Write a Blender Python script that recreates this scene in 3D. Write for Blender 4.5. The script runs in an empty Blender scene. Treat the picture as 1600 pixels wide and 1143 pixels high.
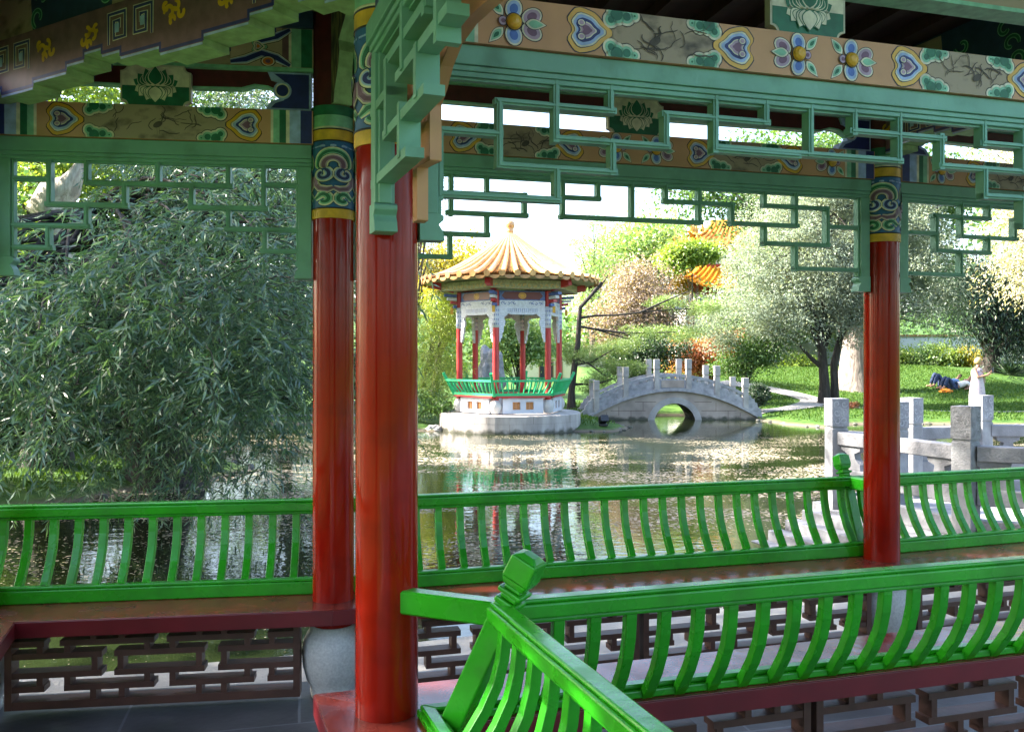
import bpy, bmesh, math, random
import numpy as np
from mathutils import Vector, Matrix, noise as mnoise
C = bpy.context.scene
COL = C.collection
R = math.radians
# ------------------------------------------------------------------ camera, sky, sun, exposure
F = 1333.0; HOR = 558.0; EYE = 1.6
cam = bpy.data.cameras.new('camera'); camo = bpy.data.objects.new('camera', cam); COL.objects.link(camo)
camo.location = (0, 0, EYE); camo.rotation_euler = (R(90), 0, 0)
cam.sensor_width = 36; cam.lens = 36 * F / 1600; cam.shift_y = -(571.5 - HOR) / 1600
cam.clip_start = 0.05; cam.clip_end = 2000
C.camera = camo
SUN_AZ = R(-80); SUN_EL = R(39)
w = bpy.data.worlds.new('World'); C.world = w; w.use_nodes = True
nt = w.node_tree; bg = nt.nodes['Background']
sky = nt.nodes.new('ShaderNodeTexSky'); sky.sky_type = 'NISHITA'; sky.sun_disc = False
sky.sun_elevation = SUN_EL; sky.sun_rotation = SUN_AZ; sky.dust_density = 3.0; sky.air_density = 1.0
nt.links.new(sky.outputs[0], bg.inputs[0]); bg.inputs[1].default_value = 0.15
sl = bpy.data.lights.new('sun', 'SUN'); sl.energy = 5.0; sl.angle = R(0.5); sl.color = (1.0, 0.93, 0.80)
so = bpy.data.objects.new('sun', sl); COL.objects.link(so)
TOSUN = Vector((math.sin(SUN_AZ) * math.cos(SUN_EL), math.cos(SUN_AZ) * math.cos(SUN_EL), math.sin(SUN_EL)))
so.rotation_euler = TOSUN.to_track_quat('Z', 'Y').to_euler()
so.location = TOSUN * 60
C.view_settings.view_transform = 'Standard'; C.view_settings.look = 'None'
C.view_settings.exposure = 2.55; C.view_settings.gamma = 1
C.render.engine = 'CYCLES'
C.cycles.max_bounces = 8; C.cycles.diffuse_bounces = 5; C.cycles.glossy_bounces = 3; C.cycles.transmission_bounces = 4
C.cycles.transparent_max_bounces = 8; C.cycles.caustics_reflective = False; C.cycles.caustics_refractive = False
C.cycles.sample_clamp_indirect = 6
C.cycles.use_denoising = True
# ------------------------------------------------------------------ helpers
rng = np.random.default_rng(7); random.seed(7)
def W(px, py, Y): return Vector(((px - 800) / F * Y, Y, EYE - (py - HOR) / F * Y))
M = {}
def mat(name, col, rough=.5, var=.12, vscale=8, bump=0, bscale=40, spec=.5, stretch=None, col2=None, coat=0, contrast=(.35, .65), detail=4, rvar=0):
    m = bpy.data.materials.new(name); m.use_nodes = True; N = m.node_tree.nodes; L = m.node_tree.links
    b = N['Principled BSDF']; b.inputs['Roughness'].default_value = rough; b.inputs['Specular IOR Level'].default_value = spec
    if coat: b.inputs['Coat Weight'].default_value = coat; b.inputs['Coat Roughness'].default_value = .12
    tc = N.new('ShaderNodeTexCoord'); mp = N.new('ShaderNodeMapping'); L.new(tc.outputs['Object'], mp.inputs[0])
    if stretch: mp.inputs['Scale'].default_value = stretch
    nz = N.new('ShaderNodeTexNoise'); nz.inputs['Scale'].default_value = vscale; nz.inputs['Detail'].default_value = detail
    L.new(mp.outputs[0], nz.inputs['Vector'])
    rp = N.new('ShaderNodeValToRGB'); rp.color_ramp.elements[0].position = contrast[0]; rp.color_ramp.elements[1].position = contrast[1]
    c2 = col2 if col2 else tuple(min(1, c * (1 + var)) for c in col)
    c1 = col if col2 else tuple(c * (1 - var) for c in col)
    rp.color_ramp.elements[0].color = (*c1, 1); rp.color_ramp.elements[1].color = (*c2, 1)
    L.new(nz.outputs['Fac'], rp.inputs[0]); L.new(rp.outputs[0], b.inputs['Base Color'])
    if rvar:
        n4 = N.new('ShaderNodeTexNoise'); n4.inputs['Scale'].default_value = 7; n4.inputs['Detail'].default_value = 9; L.new(tc.outputs['Object'], n4.inputs['Vector'])
        mr_ = N.new('ShaderNodeMapRange'); mr_.inputs[1].default_value = .42; mr_.inputs[2].default_value = .72; mr_.inputs[3].default_value = rough; mr_.inputs[4].default_value = rough + rvar
        L.new(n4.outputs['Fac'], mr_.inputs[0]); L.new(mr_.outputs[0], b.inputs['Roughness'])
        mg = N.new('ShaderNodeMixRGB'); mg.blend_type = 'MULTIPLY'; mg.inputs[0].default_value = 1; r4 = N.new('ShaderNodeValToRGB'); r4.color_ramp.elements[0].position = .52; r4.color_ramp.elements[1].position = .74
        r4.color_ramp.elements[0].color = (1, 1, 1, 1); r4.color_ramp.elements[1].color = (.74, .72, .70, 1); L.new(n4.outputs['Fac'], r4.inputs[0])
        L.new(rp.outputs[0], mg.inputs[1]); L.new(r4.outputs[0], mg.inputs[2]); L.new(mg.outputs[0], b.inputs['Base Color'])
    if bump:
        n2 = N.new('ShaderNodeTexNoise'); n2.inputs['Scale'].default_value = bscale; n2.inputs['Detail'].default_value = 3
        L.new(mp.outputs[0], n2.inputs['Vector'])
        bp = N.new('ShaderNodeBump'); bp.inputs['Strength'].default_value = bump; bp.inputs['Distance'].default_value = .02
        L.new(n2.outputs['Fac'], bp.inputs['Height']); L.new(bp.outputs[0], b.inputs['Normal'])
    M[name] = m; return m
def leafmat(name, col, col2, trans=.4, rough=.5, gloss=.05, up=.55):
    m = bpy.data.materials.new(name); m.use_nodes = True; N = m.node_tree.nodes; L = m.node_tree.links
    N.remove(N['Principled BSDF']); out = N['Material Output']
    g = N.new('ShaderNodeNewGeometry'); rp = N.new('ShaderNodeValToRGB')
    rp.color_ramp.elements[0].color = (*col, 1); rp.color_ramp.elements[1].color = (*col2, 1)
    L.new(g.outputs['Random Per Island'], rp.inputs[0])
    d = N.new('ShaderNodeBsdfDiffuse'); t = N.new('ShaderNodeBsdfTranslucent'); gl = N.new('ShaderNodeBsdfGlossy')
    gl.inputs['Roughness'].default_value = rough; gl.inputs['Color'].default_value = (1, 1, 1, 1)
    mt = N.new('ShaderNodeMixRGB'); mt.blend_type = 'MULTIPLY'; mt.inputs[0].default_value = 1; mt.inputs[2].default_value = (1.25, 1.2, .5, 1)
    va = N.new('ShaderNodeVectorMath'); va.operation = 'MULTIPLY_ADD'; va.inputs[1].default_value = (1-up, 1-up, 1-up); va.inputs[2].default_value = (-.3*up, -.25*up, .9*up)
    vn = N.new('ShaderNodeVectorMath'); vn.operation = 'NORMALIZE'; L.new(g.outputs['Normal'], va.inputs[0]); L.new(va.outputs[0], vn.inputs[0]); L.new(vn.outputs[0], d.inputs['Normal'])
    L.new(rp.outputs[0], d.inputs[0]); L.new(rp.outputs[0], mt.inputs[1]); L.new(mt.outputs[0], t.inputs[0])
    m1 = N.new('ShaderNodeMixShader'); m1.inputs[0].default_value = trans; L.new(d.outputs[0], m1.inputs[1]); L.new(t.outputs[0], m1.inputs[2])
    m2 = N.new('ShaderNodeMixShader'); m2.inputs[0].default_value = gloss; L.new(m1.outputs[0], m2.inputs[1]); L.new(gl.outputs[0], m2.inputs[2])
    L.new(m2.outputs[0], out.inputs[0]); M[name] = m; return m

class MB:
    def __init__(s): s.v = []; s.f = []; s.m = []; s.slots = []; s.smooth = []
    def mi(s, name):
        if name not in s.slots: s.slots.append(name)
        return s.slots.index(name)
    def add(s, vs, fs, m, smooth=False):
        o = len(s.v); s.v += [tuple(v) for v in vs]; k = s.mi(m)
        for f in fs: s.f.append([i + o for i in f]); s.m.append(k); s.smooth.append(smooth)
    def hexa(s, p, m):  # 8 points: bottom 4 ccw, top 4
        s.add(p, [(3, 2, 1, 0), (4, 5, 6, 7), (0, 1, 5, 4), (1, 2, 6, 5), (2, 3, 7, 6), (3, 0, 4, 7)], m)
    def box(s, P, a0, a1, b0, b1, c0, c1, m):
        s.hexa([P(a0, b0, c0), P(a1, b0, c0), P(a1, b1, c0), P(a0, b1, c0), P(a0, b0, c1), P(a1, b0, c1), P(a1, b1, c1), P(a0, b1, c1)], m)
    def bar(s, p0, p1, wd, h, m, up=Vector((0, 0, 1)), bev=0.0):
        p0 = Vector(p0); p1 = Vector(p1); d = (p1 - p0).normalized(); x = d.cross(up)
        if x.length < 1e-4: x = d.cross(Vector((0, 1, 0)))
        x.normalize(); y = x.cross(d).normalized()
        if bev:
            b = bev; prof = [(-wd/2+b, -h/2), (wd/2-b, -h/2), (wd/2, -h/2+b), (wd/2, h/2-b), (wd/2-b, h/2), (-wd/2+b, h/2), (-wd/2, h/2-b), (-wd/2, -h/2+b)]
        else: prof = [(-wd/2, -h/2), (wd/2, -h/2), (wd/2, h/2), (-wd/2, h/2)]
        n = len(prof); vs = [p + x * a + y * c for p in (p0, p1) for a, c in prof]
        fs = [tuple(range(n))[::-1], tuple(range(n, 2 * n))] + [(i, (i + 1) % n, n + (i + 1) % n, n + i) for i in range(n)]
        s.add(vs, fs, m)
    def sweep(s, pts, wd, h, m, side):  # rectangular section along a path, side = fixed width axis
        vs = []; side = Vector(side).normalized(); n = len(pts)
        for i, p in enumerate(pts):
            t = (Vector(pts[min(i + 1, n - 1)]) - Vector(pts[max(i - 1, 0)])).normalized(); q = side.cross(t).normalized()
            for a, c in ((-1, -1), (1, -1), (1, 1), (-1, 1)): vs.append(Vector(p) + side * (a * wd / 2) + q * (c * h / 2))
        fs = [(3, 2, 1, 0), tuple(4 * (n - 1) + k for k in range(4))]
        for i in range(n - 1):
            for k in range(4): fs.append((4*i+k, 4*i+(k+1) % 4, 4*i+4+(k+1) % 4, 4*i+4+k))
        s.add(vs, fs, m)
    def tube(s, pts, rad, m, n=8, caps=True, rough=0, seed=0):
        vs = []; k = len(pts); pts = [Vector(p) for p in pts]; ref = None
        for i, p in enumerate(pts):
            t = (pts[min(i+1, k-1)] - pts[max(i-1, 0)]).normalized()
            if ref is None:
                ref = t.cross(Vector((0, 1, 0)));
                if ref.length < .1: ref = t.cross(Vector((1, 0, 0)))
            a = (ref - t * ref.dot(t)).normalized(); b = t.cross(a); ref = a
            r = rad[i] if hasattr(rad, '__len__') else rad
            for j in range(n):
                an = 2 * math.pi * j / n; rr = r
                if rough: rr *= 1 + rough * mnoise.noise(Vector((math.cos(an) * 2 + seed, math.sin(an) * 2, p.z * 1.5)))
                vs.append(p + a * (math.cos(an) * rr) + b * (math.sin(an) * rr))
        fs = [(n*i+j, n*i+(j+1) % n, n*(i+1)+(j+1) % n, n*(i+1)+j) for i in range(k-1) for j in range(n)]
        s.add(vs, fs, m, True)
        if caps:
            s.add(vs[:n], [tuple(range(n))[::-1]], m); s.add(vs[-n:], [tuple(range(n))], m)
    def lathe(s, prof, c, m, n=32, a0=0, a1=2*math.pi, smooth=True):
        vs = [];  full = abs(a1 - a0 - 2*math.pi) < 1e-6; cnt = n if full else n + 1
        for r, z in prof:
            for j in range(cnt):
                a = a0 + (a1 - a0) * j / n; vs.append((c[0] + r * math.cos(a), c[1] + r * math.sin(a), c[2] + z))
        fs = []
        for i in range(len(prof) - 1):
            for j in range(n):
                j2 = (j + 1) % cnt; fs.append((cnt*i+j, cnt*i+j2, cnt*(i+1)+j2, cnt*(i+1)+j))
        s.add(vs, fs, m, smooth)
    def prism(s, poly, P, d0, d1, m, medge=None):  # poly in (a,c); P(a,d,c)
        n = len(poly); vs = [P(a, d0, c) for a, c in poly] + [P(a, d1, c) for a, c in poly]
        s.add(vs, [tuple(range(n)), tuple(range(2*n-1, n-1, -1))], m)
        s.add(vs, [(i, n+i, n+(i+1) % n, (i+1) % n) for i in range(n)], medge or m)
    def build(s, name, parent=None, origin=None):
        me = bpy.data.meshes.new(name)
        org = Vector(origin) if origin is not None else (parent_world(parent) if parent else Vector((0, 0, 0)))
        me.from_pydata([Vector(v) - org for v in s.v], [], s.f); me.update()
        for k in s.slots: me.materials.append(M[k])
        me.polygons.foreach_set('material_index', s.m); me.polygons.foreach_set('use_smooth', s.smooth)
        bm = bmesh.new(); bm.from_mesh(me); bmesh.ops.recalc_face_normals(bm, faces=bm.faces); bm.to_mesh(me); bm.free()
        o = bpy.data.objects.new(name, me); COL.objects.link(o)
        if parent: o.parent = parent
        else: o.location = org
        return o
def parent_world(o):
    v = Vector((0, 0, 0))
    while o: v = v + o.location; o = o.parent
    return v
def tag(o, label=None, cat=None, group=None, kind=None):
    if label: o['label'] = label
    if cat: o['category'] = cat
    if group: o['group'] = group
    if kind: o['kind'] = kind
    return o
def thing(name, loc, label, cat, group=None):
    o = bpy.data.objects.new(name, None); COL.objects.link(o); o.location = loc; o.empty_display_size = .1
    return tag(o, label, cat, group)
def bevel(o, wd=.004, seg=2):
    b = o.modifiers.new('bevel', 'BEVEL'); b.width = wd; b.segments = seg; b.limit_method = 'ANGLE'; b.angle_limit = R(40); return o
# ------------------------------------------------------------------ painted ornament (thin layers of paint on a surface surf(u,v,d))
LAY = .0007
def ell(cx, cy, rx, ry, n=20, rot=0):
    c, s_ = math.cos(rot), math.sin(rot)
    return [(cx + rx*math.cos(t)*c - ry*math.sin(t)*s_, cy + rx*math.cos(t)*s_ + ry*math.sin(t)*c) for t in [2*math.pi*i/n for i in range(n)]]
def petal(cx, cy, L, wd, rot, n=8):
    pts = []
    for i in range(n + 1):
        t = i / n; pts.append((t * L, wd * math.sin(math.pi * t ** .8) * (1 - .15*t)))
    pts += [(x, -y) for x, y in pts[1:-1][::-1]]
    c, s_ = math.cos(rot), math.sin(rot)
    return [(cx + x*c - y*s_, cy + x*s_ + y*c) for x, y in pts]
def scl(poly, k, c=None):
    if c is None: c = (sum(p[0] for p in poly)/len(poly), sum(p[1] for p in poly)/len(poly))
    return [(c[0] + (x-c[0])*k, c[1] + (y-c[1])*k) for x, y in poly]
class Paint:
    def __init__(s, mb, surf, vlim=None): s.mb = mb; s.surf = surf; s.k = 1; s.vlim = vlim
    def poly(s, p, m, layer=None):
        if layer is None: layer = s.k; s.k += 1
        if s.vlim: p = [(u, max(s.vlim[0], min(s.vlim[1], v))) for u, v in p]
        s.mb.add([s.surf(u, v, layer * LAY) for u, v in p], [tuple(range(len(p)))], m)
    def stack(s, polys, layers, base=None):
        k = base if base is not None else 1
        for sc_, m in layers:
            for p in polys: s.poly(scl(p, sc_), m, k)
            k += 1
    def stroke(s, path, layers, base=1):
        n = len(path)
        for li, (wd, m) in enumerate(layers):
            vs = []
            for i, (u, v) in enumerate(path):
                a = path[max(i-1, 0)]; b = path[min(i+1, n-1)]; tx, ty = b[0]-a[0], b[1]-a[1]; l = math.hypot(tx, ty) or 1
                wl = wd * (1 if 0 < i < n-1 else .6)
                for sg in (-1, 1):
                    vs.append((u - ty/l*wl/2*sg, v + tx/l*wl/2*sg))
            if s.vlim: vs = [(u, max(s.vlim[0], min(s.vlim[1], v))) for u, v in vs]
            s.mb.add([s.surf(u, v, (base+li)*LAY) for u, v in vs], [(2*i, 2*i+1, 2*i+3, 2*i+2) for i in range(n-1)], m)
def heartpoly(cx, cy, wd, h, sg=1, n=36):
    out = []
    for i in range(n):
        t = 2*math.pi*(i + .5)/n
        hx = 16*math.sin(t)**3; hy = 13*math.cos(t)-5*math.cos(2*t)-2*math.cos(3*t)-math.cos(4*t)
        k = 1 + .03*math.cos(9*t); X_ = (-hy - 2.5)/29*.62 - .5*math.cos(t)*.38; Y_ = hx/32*.62 + .5*math.sin(t)*.38
        out.append((cx + sg*X_*wd*k, cy + Y_*h*k))
    return out
def heart(pt, cx, cy, wd, h, sg=1, cols=('gold', 'sky', 'navy', 'purple')):
    p = heartpoly(cx, cy, wd, h, sg)
    q = heartpoly(cx - sg*wd*.02, cy, wd*.8, h*.8, sg)
    pt.stack([p], [(1.06, 'ink'), (1.0, cols[0])], 1)
    pt.stack([q], [(1.0, 'ink'), (.96, 'cream'), (.86, cols[1]), (.68, cols[2]), (.5, 'cream'), (.43, 'lilac'), (.28, cols[3])], 3)
    for s_ in (-1, 1):
        pt.stack([ell(cx - sg*wd*.17, cy + s_*h*.155, wd*.10, h*.10, 14)], [(1.0, cols[2]), (.72, 'cream'), (.5, 'lilac')], 8)
def flower(pt, cx, cy, sg, s_=1.0, dome=None):
    E = lambda dx, dy, rx, ry, rot=0: ell(cx + sg*dx*s_, cy + dy*s_, rx*s_, ry*s_, 16, rot*sg)
    lf = [petal(cx - sg*.035*s_, cy + q*.02*s_, .07*s_, .017*s_, (math.pi if sg > 0 else 0) - sg*q*R(48)) for q in (-1, 1)]
    pt.stack(lf, [(1.1, 'ink'), (1, 'cream'), (.75, 'green'), (.4, 'dgreen')], 1)
    pu = [E(.062, .024, .036, .027, .5), E(.062, -.024, .036, .027, -.5)]
    pt.stack(pu, [(1.1, 'ink'), (1, 'cream'), (.84, 'lilac'), (.5, 'purple')], 1)
    pt.stack([petal(cx + sg*.04*s_, cy, .07*s_, .018*s_, 0 if sg > 0 else math.pi)], [(1.1, 'ink'), (1, 'cream'), (.75, 'green')], 5)
    bl = [E(.0, .042, .028, .034, -.3), E(.0, -.042, .028, .034, .3)]
    pt.stack(bl, [(1.1, 'ink'), (1, 'cream'), (.82, 'sky'), (.5, 'mid')], 5)
    pt.stack([E(-.036, 0, .014, .014)], [(1.15, 'ink'), (1, 'lilac'), (.5, 'purple')], 9)
    pt.stack([E(0, 0, .026, .026)], [(1.12, 'ink'), (1, 'gold')], 12)
    # the raised gilt boss in the middle
    for a in range(3):
        r0, r1 = [.0255, .022, .013, .001][a:a+2]; d0, d1 = [.010, .018, .024, .026][a:a+2]
        vs = [pt.surf(cx + r0*s_*math.cos(t), cy + r0*s_*math.sin(t), d0) for t in [2*math.pi*i/14 for i in range(14)]] + [pt.surf(cx + r1*s_*math.cos(t), cy + r1*s_*math.sin(t), d1) for t in [2*math.pi*i/14 for i in range(14)]]
        pt.mb.add(vs, [(i, (i+1) % 14, 14+(i+1) % 14, 14+i) for i in range(14)], 'gold', True)
def cloud(pt, cx, cy, s_, up, sg, cols=('green', 'dgreen')):
    cs = [(0, 0, .030), (sg*.028, .004*up, .024), (sg*.05, 0, .016), (-sg*.016, .016*up, .022)]
    for k, (ad, m) in enumerate(((.003, 'ink'), (0, 'cream'), (-.006, cols[0]), (-.013, cols[1]))):
        for x, y, r in cs:
            if r + ad > .002: pt.poly(ell(cx + x*s_, cy + y*s_, (r+ad)*s_, (r+ad)*s_, 16), m, 1+k)
def spiral(cx, cy, r, a0, turn, n=14, k=.25):
    return [(cx + r*(1-(1-k)*i/n)*math.cos(a0 + turn*i/n), cy + r*(1-(1-k)*i/n)*math.sin(a0 + turn*i/n)) for i in range(n+1)]
def lotus(pt, cx, cy, s_):
    for sg, c_in, c_out in ((1, 'dgreen', 'cream'), (-1, 'cream', 'dgreen')):
        k = 3
        for x, a, L, wd in ((.074, 62, .050, .019), (.050, 40, .066, .023), (.058, 8, .052, .020), (.024, 20, .078, .024), (.030, 0, .066, .02), (0, 0, .084, .027)):
            for q in ((-1, 1) if x else (1,)):
                p = petal(cx + q*x*s_*.72, cy + sg*.004*s_, L*s_*(.86 if sg < 0 else 1), wd*s_*1.15, sg*math.pi/2 - q*sg*R(a))
                pt.poly(scl(p, 1.13), c_out, k); pt.poly(p, c_in, k+1)
            k += 2
# ------------------------------------------------------------------ materials
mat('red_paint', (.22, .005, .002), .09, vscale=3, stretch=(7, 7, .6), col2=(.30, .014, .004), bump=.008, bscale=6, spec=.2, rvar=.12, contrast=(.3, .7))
mat('seat_red', (.16, .026, .018), .14, rvar=.2, var=.2, vscale=5, bump=.05, bscale=25, spec=.5)
mat('apron_red', (.12, .006, .010), .35, var=.15, vscale=6)
mat('bench_green', (.020, .29, .008), .22, rvar=.25, var=.13, vscale=5, bump=.06, bscale=30, col2=None)
mat('teal', (.155, .345, .26), .5, var=.10, vscale=4, bump=.06, bscale=35, detail=8, rvar=.15)
mat('fret', (.075, .03, .02), .5, var=.2, vscale=8, bump=.1, bscale=40)
mat('peach', (.52, .27, .14), .6, var=.08, vscale=6)
mat('peach_dark', (.40, .16, .06), .5, var=.2, vscale=6, stretch=(1, 1, .2))
for n_, c_ in dict(ink=(.012, .010, .012), gold=(.62, .33, .02), cream=(.62, .58, .44), sky=(.28, .38, .62), mid=(.06, .13, .42), navy=(.012, .02, .13), purple=(.16, .07, .13),
                   lilac=(.38, .26, .36), green=(.20, .45, .30), dgreen=(.01, .12, .06), orange=(.60, .16, .03), blue=(.015, .10, .27), yellow=(.62, .34, .02), plum=(.14, .07, .085),
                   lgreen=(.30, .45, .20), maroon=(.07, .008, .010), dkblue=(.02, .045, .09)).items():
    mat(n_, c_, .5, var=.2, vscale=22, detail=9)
mat('gold', (.62, .33, .02), .38, var=.10, vscale=14)
def inkmat(name, base, dark, sc, th, stretch=(1, 1, 1.6)):
    m = mat(name, base, .6, vscale=sc, col2=dark, contrast=th, stretch=stretch, detail=10); return m
inkmat('ink_wash', (.34, .26, .18), (.08, .06, .04), 9, (.52, .72))
inkmat('bark_paint', (.03, .03, .03), (.24, .20, .10), 10, (.4, .7), (6, 6, 1))
mat('ceiling', (.028, .008, .008), .6, var=.3, vscale=5, stretch=(1, 8, 1))
def stonemat(name, col, col2, sc=6, rough=.7, bump=.3, bscale=60):
    return mat(name, col, rough, vscale=sc, col2=col2, bump=bump, bscale=bscale, contrast=(.3, .75), detail=8)
stonemat('slate', (.05, .055, .065), (.10, .105, .12), 3, .45, .1, 30)
stonemat('ledge_stone', (.30, .28, .26), (.46, .43, .39), 4, .6)
stonemat('granite', (.40, .39, .38), (.58, .57, .55), 90, .65, .12, 150)
stonemat('grey_stone', (.20, .20, .215), (.40, .40, .42), 7, .75)
stonemat('carved_stone', (.14, .14, .15), (.36, .36, .38), 12, .8, .5, 40)
stonemat('bridge_stone', (.26, .25, .24), (.44, .42, .40), 4, .75)
stonemat('span_stone', (.25, .21, .18), (.46, .38, .32), 2.5, .8)
# ================================================================== the covered gallery
V2 = lambda x, y: Vector((x, y, 0))
P0 = V2(-2.43, 3.862); P2 = V2(-.852, 4.07); P3 = V2(2.11, 4.87); P1 = V2(-.395, 2.69)
dR = V2(.951, .309).normalized(); P4 = P3 + dR * 3.07
d1 = V2(.961, .277).normalized(); PN = P1 + d1 * 3.13
d2 = V2(.35, -.937).normalized(); PA = P1 + d2 * 3.1
PB = P0 + d2 * 3.1; PM = PN + dR * 3.07
class Bay:
    def __init__(s, A, B, out):
        s.A = A; s.d = (B - A).normalized(); s.L = (B - A).length; n = V2(-s.d.y, s.d.x); s.n = n if n.dot(out) > 0 else -n
    def P(s, a, o, z): return s.A + s.d * a + s.n * o + Vector((0, 0, z))
    def un(s, px, py, o=0):
        A = s.A + s.n * o; k = (px - 800) / F; t = (k * A.y - A.x) / (s.d.x - k * s.d.y); Y = A.y + t * s.d.y
        return t, EYE - (py - HOR) / F * Y
bL = Bay(P0, P2, V2(-.1, 1)); bM = Bay(P2, P3, V2(-.3, 1)); bR = Bay(P3, P4, V2(-.3, 1))
bN = Bay(P1, PN, V2(.3, -1)); bA = Bay(P1, PA, V2(1, .3)); bW = Bay(P0, PB, V2(-1, -.3)); bK = Bay(PN, PM, V2(.3, -1))
gallery = thing('covered_gallery', (0, 3, 0), 'covered gallery around the viewer with red pillars and painted, carved beams', 'gallery')
# ---- pillars
def pillar(c, r, up=True, drum=True):
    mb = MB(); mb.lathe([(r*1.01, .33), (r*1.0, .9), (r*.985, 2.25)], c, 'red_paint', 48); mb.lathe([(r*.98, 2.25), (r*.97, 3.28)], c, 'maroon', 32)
    pl = mb.build('pillar', gallery)
    mb = MB(); q = r * .985
    for z0, z1, m, e in ((2.25, 2.296, 'yellow', .005), (2.296, 2.61, 'blue', .003), (2.61, 2.665, 'yellow', .005), (2.665, 2.73, 'green', .003), (2.73, 2.775, 'dgreen', .006)):
        mb.lathe([(q, z0), (q+e, z0), (q+e, z1), (q, z1)], c, m, 48, smooth=False)
    for z in (2.296, 2.61, 2.664): mb.lathe([(q+.0055, z-.003), (q+.0068, z-.003), (q+.0068, z+.003), (q+.0055, z+.003)], c, 'ink', 48)
    mb.lathe([(q+.0045, 2.668), (q+.0055, 2.668), (q+.0055, 2.676), (q+.0045, 2.676)], c, 'cream', 48)
    face = math.atan2(-c.y, -c.x)
    ws = [(.040, 'ink'), (.035, 'cream'), (.022, 'sky'), (.012, 'navy')]; wg = [(.043, 'ink'), (.038, 'cream'), (.025, 'green'), (.013, 'dgreen')]
    wp = [(.040, 'ink'), (.034, 'cream'), (.024, 'lilac'), (.014, 'purple')]
    for q4 in range(3):
        a0 = face + q4 * math.pi / 1.5
        def surf(u, v, d, a0=a0): 
            rr = q + .0035 + d; a = a0 + u * 1.28 / q; return (c.x + rr*math.cos(a), c.y + rr*math.sin(a), 2.296 + v)
        pt = Paint(mb, surf, (.006, .308))
        arc = lambda cx, cy, rx, ry, t0, t1, n=12: [(cx + rx*math.cos(R(t0+(t1-t0)*i/n)), cy + ry*math.sin(R(t0+(t1-t0)*i/n))) for i in range(n+1)]
        pt.stroke([(-.075, .285), (-.04, .29), (0, .291), (.04, .29), (.075, .285)], [(.022, 'ink'), (.017, 'mid'), (.008, 'sky')], 1)
        pt.stroke(arc(0, .21, .056, .055, -25, 205, 18), wg, 1)
        pt.stroke(arc(0, .20, .034, .034, -25, 205, 16), wp, 6)
        for s_ in (-1, 1):
            sp = [(s_*u, v) for u, v in spiral(.037, .155, .026, R(110), R(330), 20, .3)]
            pt.stroke(sp, ws, 11)
            pt.stroke([(s_*.072, .15), (s_*.066, .11), (s_*.05, .092), (s_*.02, .085), (0, .095)], wp, 5)
            pt.stroke([(s_*.072, .042)] + [(s_*u, v) for u, v in spiral(.034, .042, .024, R(60), R(270), 14, .4)], wg, 1)
    mb.build('painted_band', pl)
    if drum:
        mb = MB(); mb.lathe([(.001, 0), (.105, 0), (.108, .03), (.104, .04), (.125, .08), (.143, .15), (.147, .21), (.14, .26), (.122, .30), (.112, .308), (.112, .335), (.001, .335)], c, 'granite', 40)
        mb.build('drum_base', pl)
for c_, r_ in ((P0, .086), (P2, .097), (P3, .097), (P1, .098), (P4, .097), (PN, .097), (PA, .097), (PB, .097)): pillar(c_, r_)
# ---- painted beams
def beam_paint(pt, L, short, flip=False):
    H = .0775
    st = .0
    for e, sg in ((0, 1), (L, -1)):
        x = e + sg*.095
        for wd, m in ((.052, 'navy'), (.05, 'sky'), (.016, 'cream'), (.03, 'dgreen'), (.028, 'green'), (.012, 'cream')):
            a, b = sorted((x, x + sg*wd)); pt.poly([(a, -H), (b, -H), (b, H), (a, H)], m, 1); x += sg*wd
    mid = L / 2
    def scene_panel(c, hw):
        n = 7; poly = [(c-hw, -H), (c+hw, -H), (c+hw*1.0, H), (c-hw, H)]
        pt.poly(poly, 'ink_wash', 1)
        for a in (-1, 1):
            for b in (-1, 1): cloud(pt, c + a*(hw*.86), b*.066, 1.3, -b, -a)
        # a bird and a few brush strokes
        r = random.Random(int(c*100)+int(L*10))
        for k in range(16):
            x = c + r.uniform(-.6, .6)*hw; y = r.uniform(-.05, .03); path = [(x, y)]
            a = r.uniform(-.6, 2.2)
            for j in range(6): a += r.uniform(-.7, .7); path.append((path[-1][0] + .016*math.cos(a), path[-1][1] + .011*math.sin(a)))
            pt.stroke(path, [(r.uniform(.002, .0055), 'wash_dark')], 6)
        bx = c + r.uniform(-.2, .2)*hw
        pt.poly(ell(bx, -.012, .022, .013, 14, .5), 'wash_dark', 7); pt.stroke([(bx+.015, -.002), (bx+.022, .018), (bx+.014, .034), (bx+.022, .042)], [(.005, 'wash_dark')], 7)
        for q in (-.004, .006): pt.stroke([(bx+q, -.02), (bx+q+.002, -.055)], [(.002, 'wash_dark')], 7)
    if short:
        scene_panel(mid, .31)
        for s_ in (-1, 1): heart(pt, mid + s_*.395, 0, .168, .146, -s_)
    else:
        for s_ in (-1, 1):
            c = mid + s_*.635; scene_panel(c, .20)
            heart(pt, mid + s_*.365, 0, .168, .147, s_); heart(pt, mid + s_*.905, 0, .168, .147, -s_)
            flower(pt, mid + s_*.11, 0, s_, 1.0); flower(pt, mid + s_*1.165, 0, s_*-1, 1.0)
mat('wash_dark', (.07, .055, .045), .7, var=.3, vscale=20)
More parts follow.
